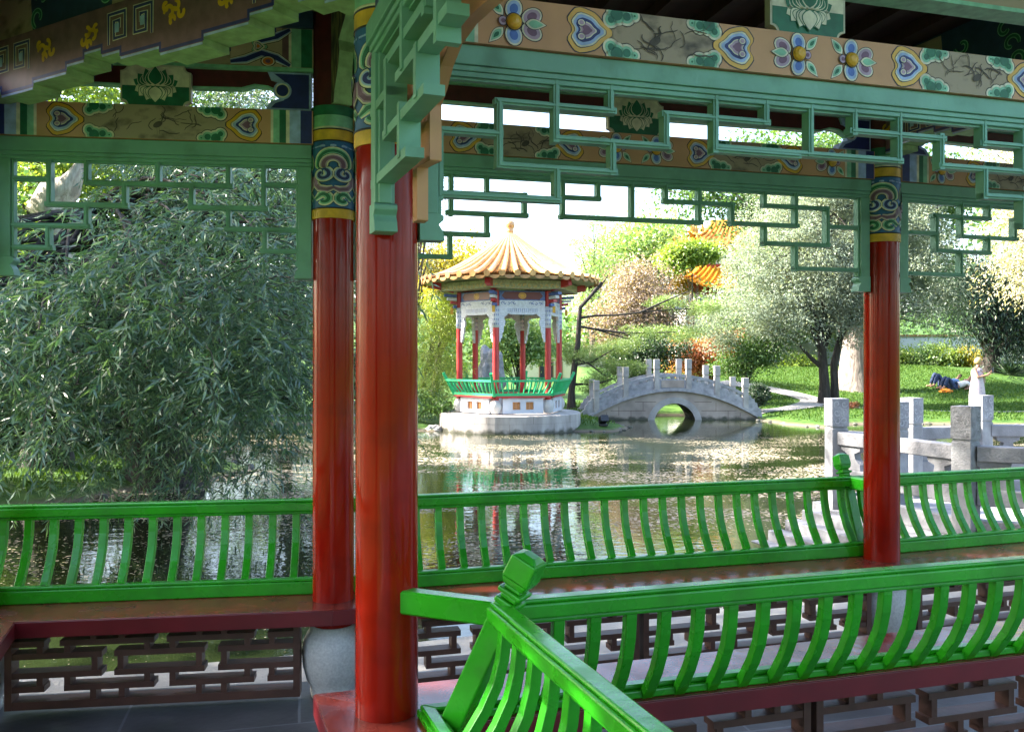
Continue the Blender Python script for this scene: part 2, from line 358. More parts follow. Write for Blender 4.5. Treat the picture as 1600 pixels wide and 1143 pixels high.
def upper_paint(pt, L):
    H = .09; mid = L/2
    for e, sg in ((0, 1), (L, -1)):
        x = e + sg*.095
        for wd, m in ((.05, 'dgreen'), (.045, 'green'), (.012, 'cream'), (.03, 'plum')):
            a, b = sorted((x, x + sg*wd)); pt.poly([(a, -H), (b, -H), (b, H), (a, H)], m, 1); x += sg*wd
    k = max(1, int(round(L/1.5)))
    for i in range(k):
        c = L*(i+.5)/k
        pt.poly([(c-.33, -H), (c+.33, -H), (c+.33, H), (c-.33, H)], 'ink_wash', 1)
        for s_ in (-1, 1):
            for y in (-1, 1):
                pt.stroke([(c + s_*.33, y*.075), (c+s_*.40, y*.062), (c+s_*.47, y*.03), (c+s_*.54, y*.05), (c + s_*.60, y*.085)], [(.05, 'ink'), (.044, 'cream'), (.034, 'sky'), (.022, 'navy')], 2)
                pt.stack([ell(c+s_*.50, y*.068, .03, .022)], [(1.15, 'ink'), (1, 'cream'), (.8, 'orange'), (.4, 'purple')], 6)
            heart(pt, c + s_*.46, 0, .075, .07, s_, ('green', 'cream', 'dgreen', 'orange'))
def lotus_panel(b, c, fr, z0=2.745, z1=2.94, o=-.055, sd=-1):
    mb = MB(); hw = .155; zc = (z0+z1)/2; hh = (z1-z0)/2; r = .03; poly = []
    for (sx, sz, a0) in ((-1, -1, 90), (1, -1, 180), (1, 1, 270), (-1, 1, 0)):
        for k in range(7):
            a = R(a0 - 15*k); poly.append((c + sx*hw + r*math.cos(a), zc + sz*hh + r*math.sin(a)))
    mb.prism(poly, b.P, o-.012*sd, o+.022*sd, 'cream_edge')
    s0 = lambda u, v, d: b.P(c + u, o + sd*(.022 + d), zc + v)
    pt = Paint(mb, s0)
    ip = [((x-c)*.95, (z-zc)*.93) for x, z in poly]
    pt.poly(ip, 'cream', 1)
    pt.poly([(x, min(y, 0)) for x, y in ip], 'dgreen', 2)
    lotus(pt, 0, 0, 1.0)
    return mb.build('lotus_panel', fr)
mat('cream_edge', (.45, .42, .32), .6, var=.15)
def beam(b, short=False, faces=(-1, 1), upper=True, plates=True, redboard=True, lot=None):
    L = b.L; P = b.P
    mb = MB(); mb.box(P, .09, L-.09, -.055, .055, 2.60, 2.755, 'peach')
    for sd in faces:
        pt = Paint(mb, lambda u, v, d, sd=sd: P(u, sd*(.055 + d), 2.6775 + v), (-.0770, .0770)); beam_paint(pt, L, short)
    root = mb.build('painted_beam', gallery)
    if lot is None: lot = [L/2]
    for c in lot:
        for sd in faces: lotus_panel(b, c, root, o=.03*sd, sd=sd)
    if not redboard:
        mb = MB(); mb.box(P, .09, L-.09, -.05, .05, 2.9402, 2.956, 'green'); mb.build('moulding', root)
    if redboard:
        mb = MB(); n = 40; top = 2.94; poly = [(.30, top)]
        x0 = .26
        pts = []
        for (x, z) in ((.20, 2.83), (.30, 2.875), (.36, 2.88), (.42, 2.862), (L/2, 2.856)): pts.append((x, z))
        poly = [(.1, top)] + [(.1, 2.82)] + pts + [(L-x, z) for x, z in pts[:-1][::-1]] + [(L-.1, 2.82), (L-.1, top)]
        mb.prism(poly, P, -.02, .02, 'maroon')
        edge = [P(x, -.0, z-.004) for x, z in pts] + [P(L-x, 0, z-.004) for x, z in pts[:-1][::-1]]
        mb.sweep(edge, .05, .008, 'green', b.n)
        mb.build('valance_board', root)
        mb = MB(); mb.box(P, .09, L-.09, -.05, .05, 2.9402, 2.956, 'green'); mb.build('moulding', root)
    if plates:
        for e, sg in ((0, 1), (L, -1)):
            mb = MB()
            pl = [(.10, 2.76), (.31, 2.76), (.285, 2.80), (.24, 2.815), (.225, 2.85), (.24, 2.885), (.285, 2.90), (.30, 2.936), (.10, 2.936)]
            mb.prism([(e + sg*x, z) for x, z in pl], P, -.035, .035, 'sky')
            for sd in faces:
                pt = Paint(mb, lambda u, v, d, sd=sd: P(e + sg*u, sd*(.035 + d), v))
                pt.poly([(.11, 2.768), (.285, 2.768), (.265, 2.79), (.225, 2.805), (.21, 2.85), (.225, 2.895), (.27, 2.928), (.11, 2.928)], 'navy', 2)
                pt.stack([ell(.232, 2.85, .042, .042, 24)], [(1, 'sky'), (.8, 'cream'), (.66, 'dkblue'), (.55, 'navy')], 3)
            mb.build('end_plate', root)
    if upper:
        mb = MB(); mb.box(P, .09, L-.09, -.045, .045, 2.957, 3.14, 'peach_dull')
        for sd in faces:
            pt = Paint(mb, lambda u, v, d, sd=sd: P(u, sd*(.045 + d), 3.0485 + v), (-.091, .091)); upper_paint(pt, L)
        mb.build('upper_beam', root)
        mb = MB(); mb.box(P, .09, L-.09, -.06, .06, 3.141, 3.28, 'dkblue'); mb.build('wall_plate', root)
    return root
mat('peach_dull', (.42, .32, .22), .6, var=.12)
beam(bL, True, (-1,)); beam(bM, False, (-1,), lot=[bM.L/2]); beam(bR, False, (-1,), lot=[bR.L/2])
beam(bN, False, (1,), lot=[1.50], redboard=False, plates=False); beam(bA, False, (-1,)); beam(bW, False, (-1,)); beam(bK, False, (1,))
# ---- hanging lattice frames below the beams
def px_bars(b, lst, ox, oy, sc=2.857, o=0):
    out = []
    for x0, y0, x1, y1 in lst:
        s0, z0 = b.un(ox + x0/sc, oy + y0/sc, o); s1, z1 = b.un(ox + x1/sc, oy + y1/sc, o)
        if abs(x1-x0) > abs(y1-y0) * .75 and not abs(x1 - x0) < 8: out.append(('h', min(s0, s1), max(s0, s1), (z0+z1)/2))
        else: out.append(('v', min(z0, z1), max(z0, z1), (s0+s1)/2))
    return out
def hang_frame(b, bars, left=.098, right=.098, o=0.0, tk=.04, bw=.021, foot=True, stl=True, strr=True, zfoot=1.97, bd=.034, mould=True):
    L = b.L; P = lambda s, q, z: b.P(s, o + q, z)
    mb = MB(); mb.box(P, left, L-right, -tk, tk, 2.535, 2.598, 'teal'); mb.box(P, left, L-right, -tk*.78, tk*.78, 2.517, 2.535, 'teal'); mb.box(P, left, L-right, -tk*.62, tk*.62, 2.500, 2.517, 'teal')
    root = bevel(mb.build('hanging_frame', gallery), .003)
    for e, sg, on in ((left, 1, stl), (L-right, -1, strr)):
        if not on: continue
        mb = MB(); Q = lambda s, q, z: P(e + sg*s, q, z)
        mb.box(Q, .002, .062, -.03, .03, 2.055, 2.4995, 'teal'); mb.box(Q, .0625, .074, -.02, .02, 2.055, 2.4995, 'teal')
        prof = [(.002, 2.055), (.002, zfoot), (.082, zfoot), (.075, 2.0), (.062, 2.02), (.078, 2.035), (.078, 2.048), (.066, 2.055)]
        mb.prism(prof, Q, -.034, .034, 'teal')
        bevel(mb.build('stile', root), .003)
    mb = MB(); h = bw/2
    for k, (t, a, c, e) in enumerate(bars):
        jit = .0006 * (k % 5)
        if t == 'h': mb.box(P, a - h, c + h, -bd/2 - jit, bd/2 + jit, e - h, e + h, 'teal'); 
        else: mb.box(P, e - h, e + h, -bd/2 - .0034 - jit, bd/2 + .0034 + jit, a - h*.98, c + h*.98, 'teal')
        if mould:
            if t == 'h': mb.box(P, a - h*.3, c + h*.3, -bd/2 - .009, bd/2 + .009, e - h*.35, e + h*.35, 'teal')
            else: mb.box(P, e - h*.35, e + h*.35, -bd/2 - .0095, bd/2 + .0095, a, c, 'teal')
    mb.box(P, left+.07, L-right-.07, -.012, .012, 2.492, 2.4996, 'teal'); mb.build('lattice', root)
    return root
HB = [(0, 85, 160, 85), (320, 95, 955, 95), (150, 195, 490, 195), (0, 290, 328, 290), (0, 388, 165, 388)]
VB = [(160, 0, 190), (320, 0, 95), (485, 105, 195), (320, 205, 290), (155, 300, 388)]
def std_bars(L, left=.16, right=.16):
    out = []; wd = L - left - right; k = wd / 1.265; z = lambda y: 2.5 - y*.00103
    for x0, y, x1, _ in HB:
        out.append(('h', left + x0*k/1000, left + x1*k/1000, z(y)))
        if (x0, x1) != (320, 955): out.append(('h', L-right - x1*k/1000, L-right - x0*k/1000, z(y)))
    for x, y0, y1 in VB:
        out.append(('v', z(y1), z(y0), left + x*k/1000)); out.append(('v', z(y1), z(y0), L-right - x*k/1000))
    out.append(('v', z(95), z(0), L/2)); return out
hang_frame(bL, std_bars(bL.L))
Z3 = [(70, 780, 70, 955), (230, 780, 230, 862), (60, 862, 240, 868), (55, 950, 405, 962), (397, 872, 397, 962), (235, 866, 400, 872), (230, 960, 230, 1045), (-80, 1040, 235, 1048), (65, 1045, 65, 1143), (-80, 1143, 65, 1147),
      (567, 790, 567, 970), (567, 882, 730, 888), (724, 800, 724, 888), (875, 812, 875, 978), (560, 970, 1182, 992), (1174, 828, 1174, 992), (1020, 900, 1325, 913), (1025, 822, 1025, 900), (1320, 913, 1320, 1000), (1320, 998, 1612, 1008),
      (1465, 830, 1465, 920), (1465, 918, 1745, 932)]
Z4 = [(575, 860, 575, 1008), (715, 932, 715, 1092), (437, 1088, 720, 1094), (437, 1010, 437, 1090), (720, 1012, 845, 1018), (575, 1100, 575, 1203), (575, 1201, 850, 1204)]
hang_frame(bM, px_bars(bM, Z3, 680, 0) + px_bars(bM, Z4, 1040, 0))
ZR = [(1313, 890, 1313, 1055), (1190, 965, 1440, 975), (1433, 915, 1433, 975), (1200, 965, 1200, 1120), (1090, 1040, 1200, 1042), (1200, 1118, 1440, 1130), (1433, 1060, 1433, 1130), (1313, 1055, 1560, 1068), (1550, 985, 1550, 1066), (1550, 985, 1760, 990), (1090, 1222, 1320, 1226), (1310, 1130, 1310, 1224), (1760, 920, 1760, 990)]
rb = px_bars(bR, ZR, 1040, 0); rb += [(t, bR.L-c, bR.L-a, e) if t == 'h' else (t, a, c, bR.L-e) for t, a, c, e in rb]
hang_frame(bR, rb)
N3 = [(275, 462, 790, 495), (282, 460, 282, 740), (15, 585, 285, 600), (17, 585, 17, 880), (15, 872, 545, 892), (537, 762, 537, 890), (280, 738, 795, 775), (785, 640, 785, 775), (535, 625, 1030, 655), (532, 350, 532, 628), (775, 370, 775, 500), (1022, 515, 1022, 655), (1015, 515, 1475, 550), (1240, 415, 1240, 675), (1465, 435, 1465, 552), (1240, 672, 1612, 697)]
N4 = [(215, 665, 1040, 718), (635, 455, 635, 690), (830, 470, 830, 597), (820, 592, 1230, 620), (1030, 490, 1030, 722), (1218, 612, 1218, 748), (1215, 745, 1590, 768), (1583, 540, 1583, 768), (1405, 525, 1405, 648), (1400, 645, 1760, 670), (1412, 760, 1412, 880), (1412, 880, 1760, 895), (1585, 885, 1585, 1010), (1585, 1010, 1760, 1018)]
hang_frame(bN, px_bars(bN, N3, 680, 0, o=-.0) + px_bars(bN, N4, 1040, 0), strr=False)
B2 = [(470, 835, 640, 690), (617, 490, 617, 690), (540, 610, 730, 415), (700, 230, 700, 425), (555, 300, 555, 590), (600, 330, 770, 165), (797, -20, 797, 180), (545, 262, 740, 60), (632, 0, 632, 300), (480, 500, 555, 430), (735, -100, 735, 60), (700, 230, 840, 60)]
hang_frame(bA, px_bars(bA, B2, 440, 0, o=-.010), o=-.04, tk=.045, bw=.026, bd=.05, mould=False)
hang_frame(bW, std_bars(bW.L)); hang_frame(bK, std_bars(bK.L))
# ---- salmon arched board on the outer side of the gallery's arm
AR = [(669, 345), (669, 262), (655, 262), (655, 256), (690, 252), (690, 165), (699, 140), (708, 105), (722, 70), (745, 38), (770, 15), (795, -5), (860, -60)]
oA = .030
edge = [bA.un(x, y, oA + .016) for x, y in AR]
edge = [e for i, e in enumerate(edge) if i not in (2, 3)]
s_in = [(.10, 2.30), (edge[0][0]-.05, 2.22), (edge[0][0]-.05, edge[0][1])] + edge + [(edge[-1][0] + .25, 2.59), (.10, 2.59)]
mb = MB(); mb.prism(s_in, lambda s, q, z: bA.P(s, q, z), oA - .016, oA + .016, 'peach_dark', 'peach'); bevel(mb.build('arched_board', gallery), .004)
# ---- stepped diagonal and cross beams
def step_beam(A, B, side):
    b = Bay(A, B, side); L = b.L; P = b.P; mb = MB()
    bot = []; x = .09; n = int((L-.18)/.11); st = (L-.18)/n
    lev = [0, .028, .056, .028, 0, 0, -.026, -.026, 0]
    for i in range(n): bot += [(.09 + st*i, 2.735 + lev[i % 9]), (.09 + st*(i+1), 2.735 + lev[i % 9])]
    mb.prism(bot + [(L-.09, 2.955), (.09, 2.955)], P, -.06, .06, 'plum', 'lgreen')
    for sd in (-1, 1):
        pt = Paint(mb, lambda u, v, d, sd=sd: P(u, sd*(.06 + d), v))
        for i in range(len(bot)-1):
            (a, z0), (c, z1) = bot[i], bot[i+1]
            if abs(z0-z1) < 1e-6:
                pt.poly([(a, z0+.012), (c, z0+.012), (c, z0+.024), (a, z0+.024)], 'navy', 1); pt.poly([(a, z0), (c, z0), (c, z0+.009), (a, z0+.009)], 'sky', 1)
            else:
                lo, hi = sorted((z0, z1)); pt.poly([(a-.006, lo+.012), (a+.006, lo+.012), (a+.006, hi+.024), (a-.006, hi+.024)], 'navy', 2)
        k = int(L/.62)
        for i in range(k):
            c = L*(i+.5)/k
            for q in (-1, 1):  # paired key spirals
                u0 = c + q*.075; r = .052
                path = [(u0+q*r, 2.80), (u0+q*r, 2.915), (u0-q*r*.9, 2.915), (u0-q*r*.9, 2.82), (u0+q*r*.35, 2.82), (u0+q*r*.35, 2.885), (u0-q*r*.25, 2.885), (u0-q*r*.25, 2.855)]
                pt.stroke(path, [(.026, 'cream'), (.016, 'navy')], 3)
                pt.poly([(u0-.012, 2.84), (u0+.014, 2.84), (u0+.014, 2.875), (u0-.012, 2.875)], 'sky', 5)
                v0 = c + q*.225
                for j, (dx, dz, r2) in enumerate(((0, 0, .03), (q*.035, .018, .022), (q*.06, -.01, .02), (-q*.02, .03, .018), (q*.02, -.028, .018))):
                    pt.stroke(spiral(v0+dx, 2.855+dz, r2, j*1.3, 5, 12, .35), [(.017, 'gold')], 4)
    root = mb.build('stepped_beam', gallery)
    mb = MB(); mb.box(P, .09, L-.09, -.045, .045, 2.957, 3.28, 'dkblue')
    for sd in (-1, 1):
        pt = Paint(mb, lambda u, v, d, sd=sd: P(u, sd*(.045 + d), 3.1 + v), (-.14, .17))
        k = int(L/.7)
        for i in range(k):
            c = L*(i+.5)/k; pt.poly([(c-.13, -.14), (c+.13, -.14), (c+.10, .17), (c-.10, .17)], 'ink_wash', 1)
            for q in (-1, 1):
                for j in range(3): pt.stroke(spiral(c+q*(.17+.03*j), -.09+.08*j, .045, q*1.2+j, 5.2, 14, .3), [(.026, 'ink'), (.022, 'green'), (.012, 'dgreen')], 3)
    mb.build('cloud_board', root)
step_beam(P1, P0, V2(0, -1)); step_beam(P3, PN, V2(1, 0))
# ---- carved brackets springing from the back pillars
for A, B in ((P2, P2 + V2(.55, -.83)), (P3, PN)):
    b = Bay(A, B, V2(1, 0)); mb = MB()
    mb.prism([(.085, 2.78), (.115, 2.78), (.125, 2.83), (.17, 2.93), (.185, 3.0), (.175, 3.05), (.27, 3.15), (.36, 3.26), (.085, 3.26)], b.P, -.045, .045, 'bark_paint', 'lgreen')
    mb.build('bracket', gallery)
# ---- roof: boarded ceiling, rafters, eaves
def off(b, o): return b.A + b.n*o, b.A + b.d*b.L + b.n*o
def isect(p, d, q, e):
    t = ((q.x-p.x)*e.y - (q.y-p.y)*e.x) / (d.x*e.y - d.y*e.x); return p + d*t
def chain(bays, o):
    pts = [bays[0].A + bays[0].n*o]
    for a, c in zip(bays, bays[1:]): pts.append(isect(a.A + a.n*o, a.d, c.A + c.n*o, c.d))
    e = bays[-1]; pts.append(e.A + e.d*e.L + e.n*o); return pts
revW = Bay(PB, P0, bW.n); revA = Bay(PA, P1, bA.n)
EA = .78
outer = chain([revW, bL, bM, bR], EA); inner = chain([revA, bN, bK], EA); outer[0] = outer[0] + d2*6; inner[0] = inner[0] + d2*6  # roof arm extended unseen behind the viewer to darken reflections on the pillars
mb = MB(); poly = [(p.x, p.y) for p in outer] + [(p.x, p.y) for p in inner[::-1]]
mb.prism(poly, lambda a, d, c: Vector((a, c, d)), 3.285, 3.42, 'ceiling')
roof = mb.build('roof', gallery)
for b, ln in ((bM, 3.07), (bL, 1.5), (bR, 3.07), (bW, 3.1)):
    for k in range(int(ln/.27)):
        s = .15 + k*.27; mb = MB(); wd_ = 1.45 + EA
        mb.box(b.P, s-.03, s+.03, -wd_ if b is not bL else -.9, EA-.02, 3.22, 3.284, 'ceiling'); mb.build('rafter', roof)
# ---- floor and edge
ledge = chain([revW, bL, bM, bR], .0)
offs = (.50, .46, .62, .85, .9)
LE = []
for p, o, n in zip(ledge, offs, (bW.n, (bW.n+bL.n), bM.n, (bM.n+bR.n)/2, bR.n)): LE.append(p + n*o)
LE[0] = LE[0] + d2*3; 
mb = MB(); fl = [(p.x, p.y) for p in LE] + [(14, 6.5), (14, -6), (-3, -6)]
mb.prism(fl, lambda a, d, c: Vector((a, c, d)), -.9, -.012, 'ledge_stone'); tag(mb.build('stone_platform'), kind='structure')
mb = MB(); ins = chain([revW, bL, bM, bR], .17); fl = [(p.x, p.y) for p in ins]; fl[0] = (ins[0].x + d2.x*3, ins[0].y + d2.y*3); fl += [(13.8, 6.3), (13.8, -5.8), (-2.6, -5.8)]
mb.prism(fl, lambda a, d, c: Vector((a, c, d)), -.010, 0, 'slate_floor')
m_ = stonemat('slate_floor', (.045, .05, .06), (.10, .105, .12), 3, .35, .08, 30)
N = m_.node_tree.nodes; Lk = m_.node_tree.links; br = N.new('ShaderNodeTexBrick'); br.inputs['Scale'].default_value = 1.0; br.inputs['Brick Width'].default_value = .75; br.inputs['Row Height'].default_value = .55; br.inputs['Mortar Size'].default_value = .006
br.inputs['Color1'].default_value = (.9, .9, .9, 1); br.inputs['Color2'].default_value = (1.1, 1.1, 1.1, 1); br.inputs['Mortar'].default_value = (1.9, 1.9, 1.9, 1)
mp = N.new('ShaderNodeMapping'); mp.inputs['Rotation'].default_value = (0, 0, R(-14)); tc = N.new('ShaderNodeTexCoord'); Lk.new(tc.outputs['Object'], mp.inputs[0]); Lk.new(mp.outputs[0], br.inputs[0])
mx = N.new('ShaderNodeMixRGB'); mx.blend_type = 'MULTIPLY'; mx.inputs[0].default_value = 1; rp = [n for n in N if n.type == 'VALTORGB'][0]
Lk.new(rp.outputs[0], mx.inputs[1]); Lk.new(br.outputs[0], mx.inputs[2]); Lk.new(mx.outputs[0], N['Principled BSDF'].inputs['Base Color'])
tag(mb.build('slate_floor'), kind='structure')
# ================================================================== benches
FH = [(.14, ((0, .1), (.175, .485), (.55, .845), (.915, 1))), (.32, ((0, .1), (.175, .3), (.365, .485), (.55, .665), (.735, .845), (.915, 1))), (.60, ((0, .3), (.365, .665), (.735, 1))), (.80, ((0, .1), (.19, .485), (.56, .845), (.915, 1)))]
FH[1] = (.32, ((0, .3), (.365, .665), (.735, 1)))
FV = [(.095, .14, .32), (.095, .6, .8), (.19, .14, .32), (.19, .6, .8), (.285, .32, .6), (.376, .32, .6), (.47, .14, .32), (.47, .6, .8), (.56, .14, .32), (.56, .6, .8), (.655, .32, .6), (.745, .32, .6), (.83, .14, .32), (.83, .6, .8), (.92, .14, .32), (.92, .6, .8),
      (.28, 0, .14), (.38, 0, .14), (.655, 0, .14), (.745, 0, .14), (.28, .8, 1), (.38, .8, 1), (.655, .8, 1), (.745, .8, 1)]
PROF = [(.108, .475), (.155, .53), (.203, .60), (.238, .67), (.257, .74), (.264, .80), (.265, .845)]
def bench(b, label, t0=0.0, t1=0.0, reps=1, ext0=0.0, ext1=0.0, fo=-.06, seat=(-.20, .165), sz=.4495):
    """t0, t1: tangents of the half turn at each end (rails are cut on the mitre)"""
    root = thing('railed_bench', b.P(b.L/2, 0, 0), label, 'bench', 'green railed benches between the gallery pillars')
    L = b.L; P = b.P
    mit = lambda o: (t0*o - ext0, L - t1*o + ext1)
    mb = MB()
    def mbar(o0, o1, z0, z1, m, q=0.0, o2=None, o3=None):
        a0, b0 = mit(o0); a1, b1 = mit(o1); o2 = o0 if o2 is None else o2; o3 = o1 if o3 is None else o3; a2, b2 = mit(o2); a3, b3 = mit(o3)
        mb.hexa([P(a0+q, o0, z0), P(b0-q, o0, z0), P(b1-q, o1, z0), P(a1+q, o1, z0), P(a2+q, o2, z1), P(b2-q, o2, z1), P(b3-q, o3, z1), P(a3+q, o3, z1)], m)
    mbar(seat[0], seat[1], sz-.068, sz, 'apron_red'); a = mit(seat[0]); 
    mbar(seat[0]+.004, seat[1]-.004, sz, sz+.0035, 'seat_red'); bevel(mb.build('seat', root), .006)
    mb = MB(); mbar(.076, .14, sz+.004, .515, 'bench_green'); mbar(.084, .124, .515, .53, 'bench_green'); bevel(mb.build('bottom_rail', root), .005)
    mb = MB(); mbar(.232, .298, .828, .872, 'bench_green'); mbar(.240, .292, .872, .886, 'bench_green'); mbar(.245, .287, .812, .828, 'bench_green'); bevel(mb.build('top_rail', root), .006)
    s0 = max(mit(.14)[0], mit(.27)[0]) + .07; s1 = min(mit(.14)[1], mit(.27)[1]) - .07
    n = max(2, int(round((s1-s0)/.118)))
    for i in range(n+1):
        s = s0 + (s1-s0)*i/n; mb = MB(); mb.sweep([P(s, o, z) for o, z in PROF], .036, .032, 'bench_green', b.d); bevel(mb.build('baluster', root), .003)
    # fretwork under the seat
    usable = (.165, L-.145); wd = (usable[1]-usable[0])/reps
    for r in range(reps):
        a0 = usable[0] + wd*r + (.012 if r else 0); a1 = usable[0] + wd*(r+1) - (.012 if r < reps-1 else 0); z0, z1 = .03, sz-.070; bw = .026; D = .036
        mb = MB(); Q = lambda s, q, z: P(s, fo+q, z)
        mb.box(Q, a0, a0+.03, -D-.004, D+.004, z0, z1, 'fret'); mb.box(Q, a1-.03, a1, -D-.004, D+.004, z0, z1, 'fret'); mb.box(Q, a0+.03, a1-.03, -D-.002, D+.002, z0, z0+.036, 'fret'); mb.box(Q, a0+.03, a1-.03, -D-.002, D+.002, z1-.022, z1, 'fret')
        X = lambda f: a0+.03 + (a1-a0-.06)*f; Zf = lambda f: z1-.016 - (z1-z0-.045)*f
        for y, segs in FH:
            for u0, u1 in segs: mb.box(Q, X(u0)-(bw/2 if u0 > 0 else 0), X(u1)+(bw/2 if u1 < 1 else 0), -D, D, Zf(y)-bw/2, Zf(y)+bw/2, 'fret')
        for x, y0, y1 in FV: mb.box(Q, X(x)-bw/2, X(x)+bw/2, -D+.0015, D-.0015, Zf(y1)+.003, Zf(y0)-.003, 'fret')
        mb.build('fretwork_panel', root)
    return root
def corner_post(c, dirv, label, stub, reach=(.205, .47), top=1.03, root=None, sz=.07):
    """leaning post with a carved knob where two railings meet, and the short rail tying it to its pillar"""
    dv = dirv.normalized(); sv = V2(-dv.y, dv.x)
    pt = lambda t: c + dv*(reach[0] + (reach[1]-reach[0])*t) + Vector((0, 0, .40 + (top-.40)*t))
    mb = MB(); ax = (pt(1) - pt(0)).normalized(); q = sv
    def seg(t0, t1, w0, w1):
        u = ax.cross(q).normalized(); vs = []
        for t, wv in ((t0, w0), (t1, w1)):
            p = pt(t)
            for a, e in ((-1, -1), (1, -1), (1, 1), (-1, 1)): vs.append(p + q*a*wv/2 + u*e*wv/2)
        mb.hexa(vs, 'bench_green')
    seg(0, .775, sz, sz); seg(.7755, .80, sz*1.08, sz*1.08); seg(.8005, .825, sz*.78, sz*.84); seg(.8255, .848, sz*1.12, sz*1.16); seg(.8485, .865, sz*.85, sz*.8); seg(.8655, .90, sz*.95, sz*1.25); seg(.9005, 1.0, sz*1.27, sz*1.2); seg(1.0002, 1.018, sz*1.1, sz*.55)
    bevel(mb.build('knob_post', root), .005)
    mb = MB(); t = (.848-.40)/(top-.40); p = pt(t); e = c + stub.normalized()*.085 + Vector((0, 0, .85)); mb.bar(Vector((p.x, p.y, .85)) , e, .055, .072, 'bench_green', bev=.006); mb.build('tie_rail', root)
tanh_ = lambda a, c: math.tan(math.acos(max(-1, min(1, a.d.dot(c.d))))/2)
tc_ = tanh_(revA, bN); tb = tanh_(bL, bM); tm = tanh_(bM, bR); tw = tanh_(revW, bL)
BN = bench(bN, 'green railed bench nearest the viewer, its seat turned away toward the pond', t0=tc_, reps=2, sz=.485)
BA = bench(bA, 'bright green curved railing with bench running toward the viewer from the corner knob post', t0=tc_, reps=2, sz=.485)
BL = bench(bL, 'short green railed bench at the left pond edge with sunlit red seat', t0=-tw, t1=-(tb if bL.d.cross(bM.d).z < 0 else -tb))
BM = bench(bM, 'long green railed bench along the pond between the two back red pillars', t0=(tb if bL.d.cross(bM.d).z > 0 else -tb), t1=(tm if bM.d.cross(bR.d).z > 0 else -tm), reps=2)
BR = bench(bR, 'green railed bench right of the far red pillar, in front of the stone steps', t0=(tm if bM.d.cross(bR.d).z > 0 else -tm), reps=2)
BW = bench(bW, 'green railed bench turning the corner at the far left edge', t0=-tw, reps=2)
cdir = (bN.n + bA.n).normalized()
corner_post(P1, cdir, '', cdir + V2(-.5, .1), root=BN, reach=(.20, .50), top=1.02)
corner_post(P3, bM.n + bR.n, '', V2(-.1, 1), root=BM, reach=(.16, .36), top=1.0, sz=.06)
corner_post(P2, bL.n + bM.n, '', V2(-.1, 1), root=BM, reach=(.16, .36), top=1.0, sz=.06)
# ================================================================== pond, banks, lawns
WZ = -.25
POND = [(-7.6, 9.2), (-6.3, 10.3), (-5.5, 11.1), (-5.3, 11.9), (-4.5, 12.5), (-4.3, 14), (-5.2, 15.5), (-7.5, 17), (-10, 19), (-11, 22.5), (-8.3, 23.8), (-5, 23.6), (-2.9, 21.6), (-2.0, 21.3), (-1.6, 23.4), (.3, 23.9), (1.0, 22.4), (1.55, 21.3), (2.6, 21.2), (3.1, 22.4), (2.7, 24.0),
        (2.6, 25), (3.4, 27.2), (5.2, 27.3), (6.6, 26.6), (7.2, 25.4), (7.5, 23.4), (8.2, 22.4), (9.2, 23.4), (10.4, 23.8), (13.8, 23.2), (18, 23.5), (24, 22), (30, 15), (26, 5), (14, 3), (6, 3), (-3, 2), (-8, 5)]
PP = np.array(POND)
def pond_sd(x, y):
    x = np.asarray(x, float); y = np.asarray(y, float); d = np.full(x.shape, 1e9); ins = np.zeros(x.shape, bool); n = len(PP)
    for i in range(n):
        a = PP[i]; b = PP[(i+1) % n]; e = b - a; t = np.clip(((x-a[0])*e[0] + (y-a[1])*e[1])/(e@e), 0, 1)
        d = np.minimum(d, np.hypot(x-a[0]-t*e[0], y-a[1]-t*e[1]))
        c = ((a[1] > y) != (b[1] > y)) & (x < (b[0]-a[0])*(y-a[1])/(b[1]-a[1]+1e-12) + a[0]); ins ^= c
    return np.where(ins, -d, d)
def ground(x, y):
    x = np.asarray(x, float); y = np.asarray(y, float); sd = pond_sd(x, y)
    out = -.20 + .14*np.minimum(sd, .8)/.8 + .06*np.sin(x*.7+1)*np.clip(sd/3, 0, 1)
    s = np.clip((y-26.5)/16, 0, 1); out = out + np.where(x > 3, 1.25, .5)*(s*s*(3-2*s))*np.clip(sd/2, 0, 1)
    s2 = np.clip((y-70)/150, 0, 1); out = out + s2*12
    return np.where(sd > 0, out, -.25 - np.minimum(-sd*.6, .7))
def axis(lo, hi, st, far): 
    a = list(np.arange(lo, hi+1e-6, st)); k = st
    while a[-1] < far: k *= 1.5; a.append(a[-1]+k)
    k = st
    while a[0] > -far: k *= 1.5; a.insert(0, a[0]-k)
    return np.array(a)
gx = axis(-20, 26, .3, 500); gy = axis(0, 46, .3, 500)
X, Y = np.meshgrid(gx, gy); Z = ground(X, Y); nx, ny = len(gx), len(gy)
me = bpy.data.meshes.new('lawn'); idx = np.arange(nx*ny).reshape(ny, nx)
me.from_pydata(np.stack([X.ravel(), Y.ravel(), Z.ravel()], 1).tolist(), [], np.stack([idx[:-1, :-1], idx[:-1, 1:], idx[1:, 1:], idx[1:, :-1]], -1).reshape(-1, 4).tolist())
me.polygons.foreach_set('use_smooth', [True]*len(me.polygons))
m = mat('lawn', (.026, .075, .012), .8, vscale=5, col2=(.085, .16, .03), bump=.6, bscale=30, detail=10, contrast=(.3, .7), spec=.2)
N = m.node_tree.nodes; Lk = m.node_tree.links
tc = N.new('ShaderNodeNewGeometry'); sx = N.new('ShaderNodeSeparateXYZ'); Lk.new(tc.outputs['Position'], sx.inputs[0])
mr = N.new('ShaderNodeMapRange'); mr.inputs[1].default_value = -.235; mr.inputs[2].default_value = -.17; Lk.new(sx.outputs[2], mr.inputs[0])
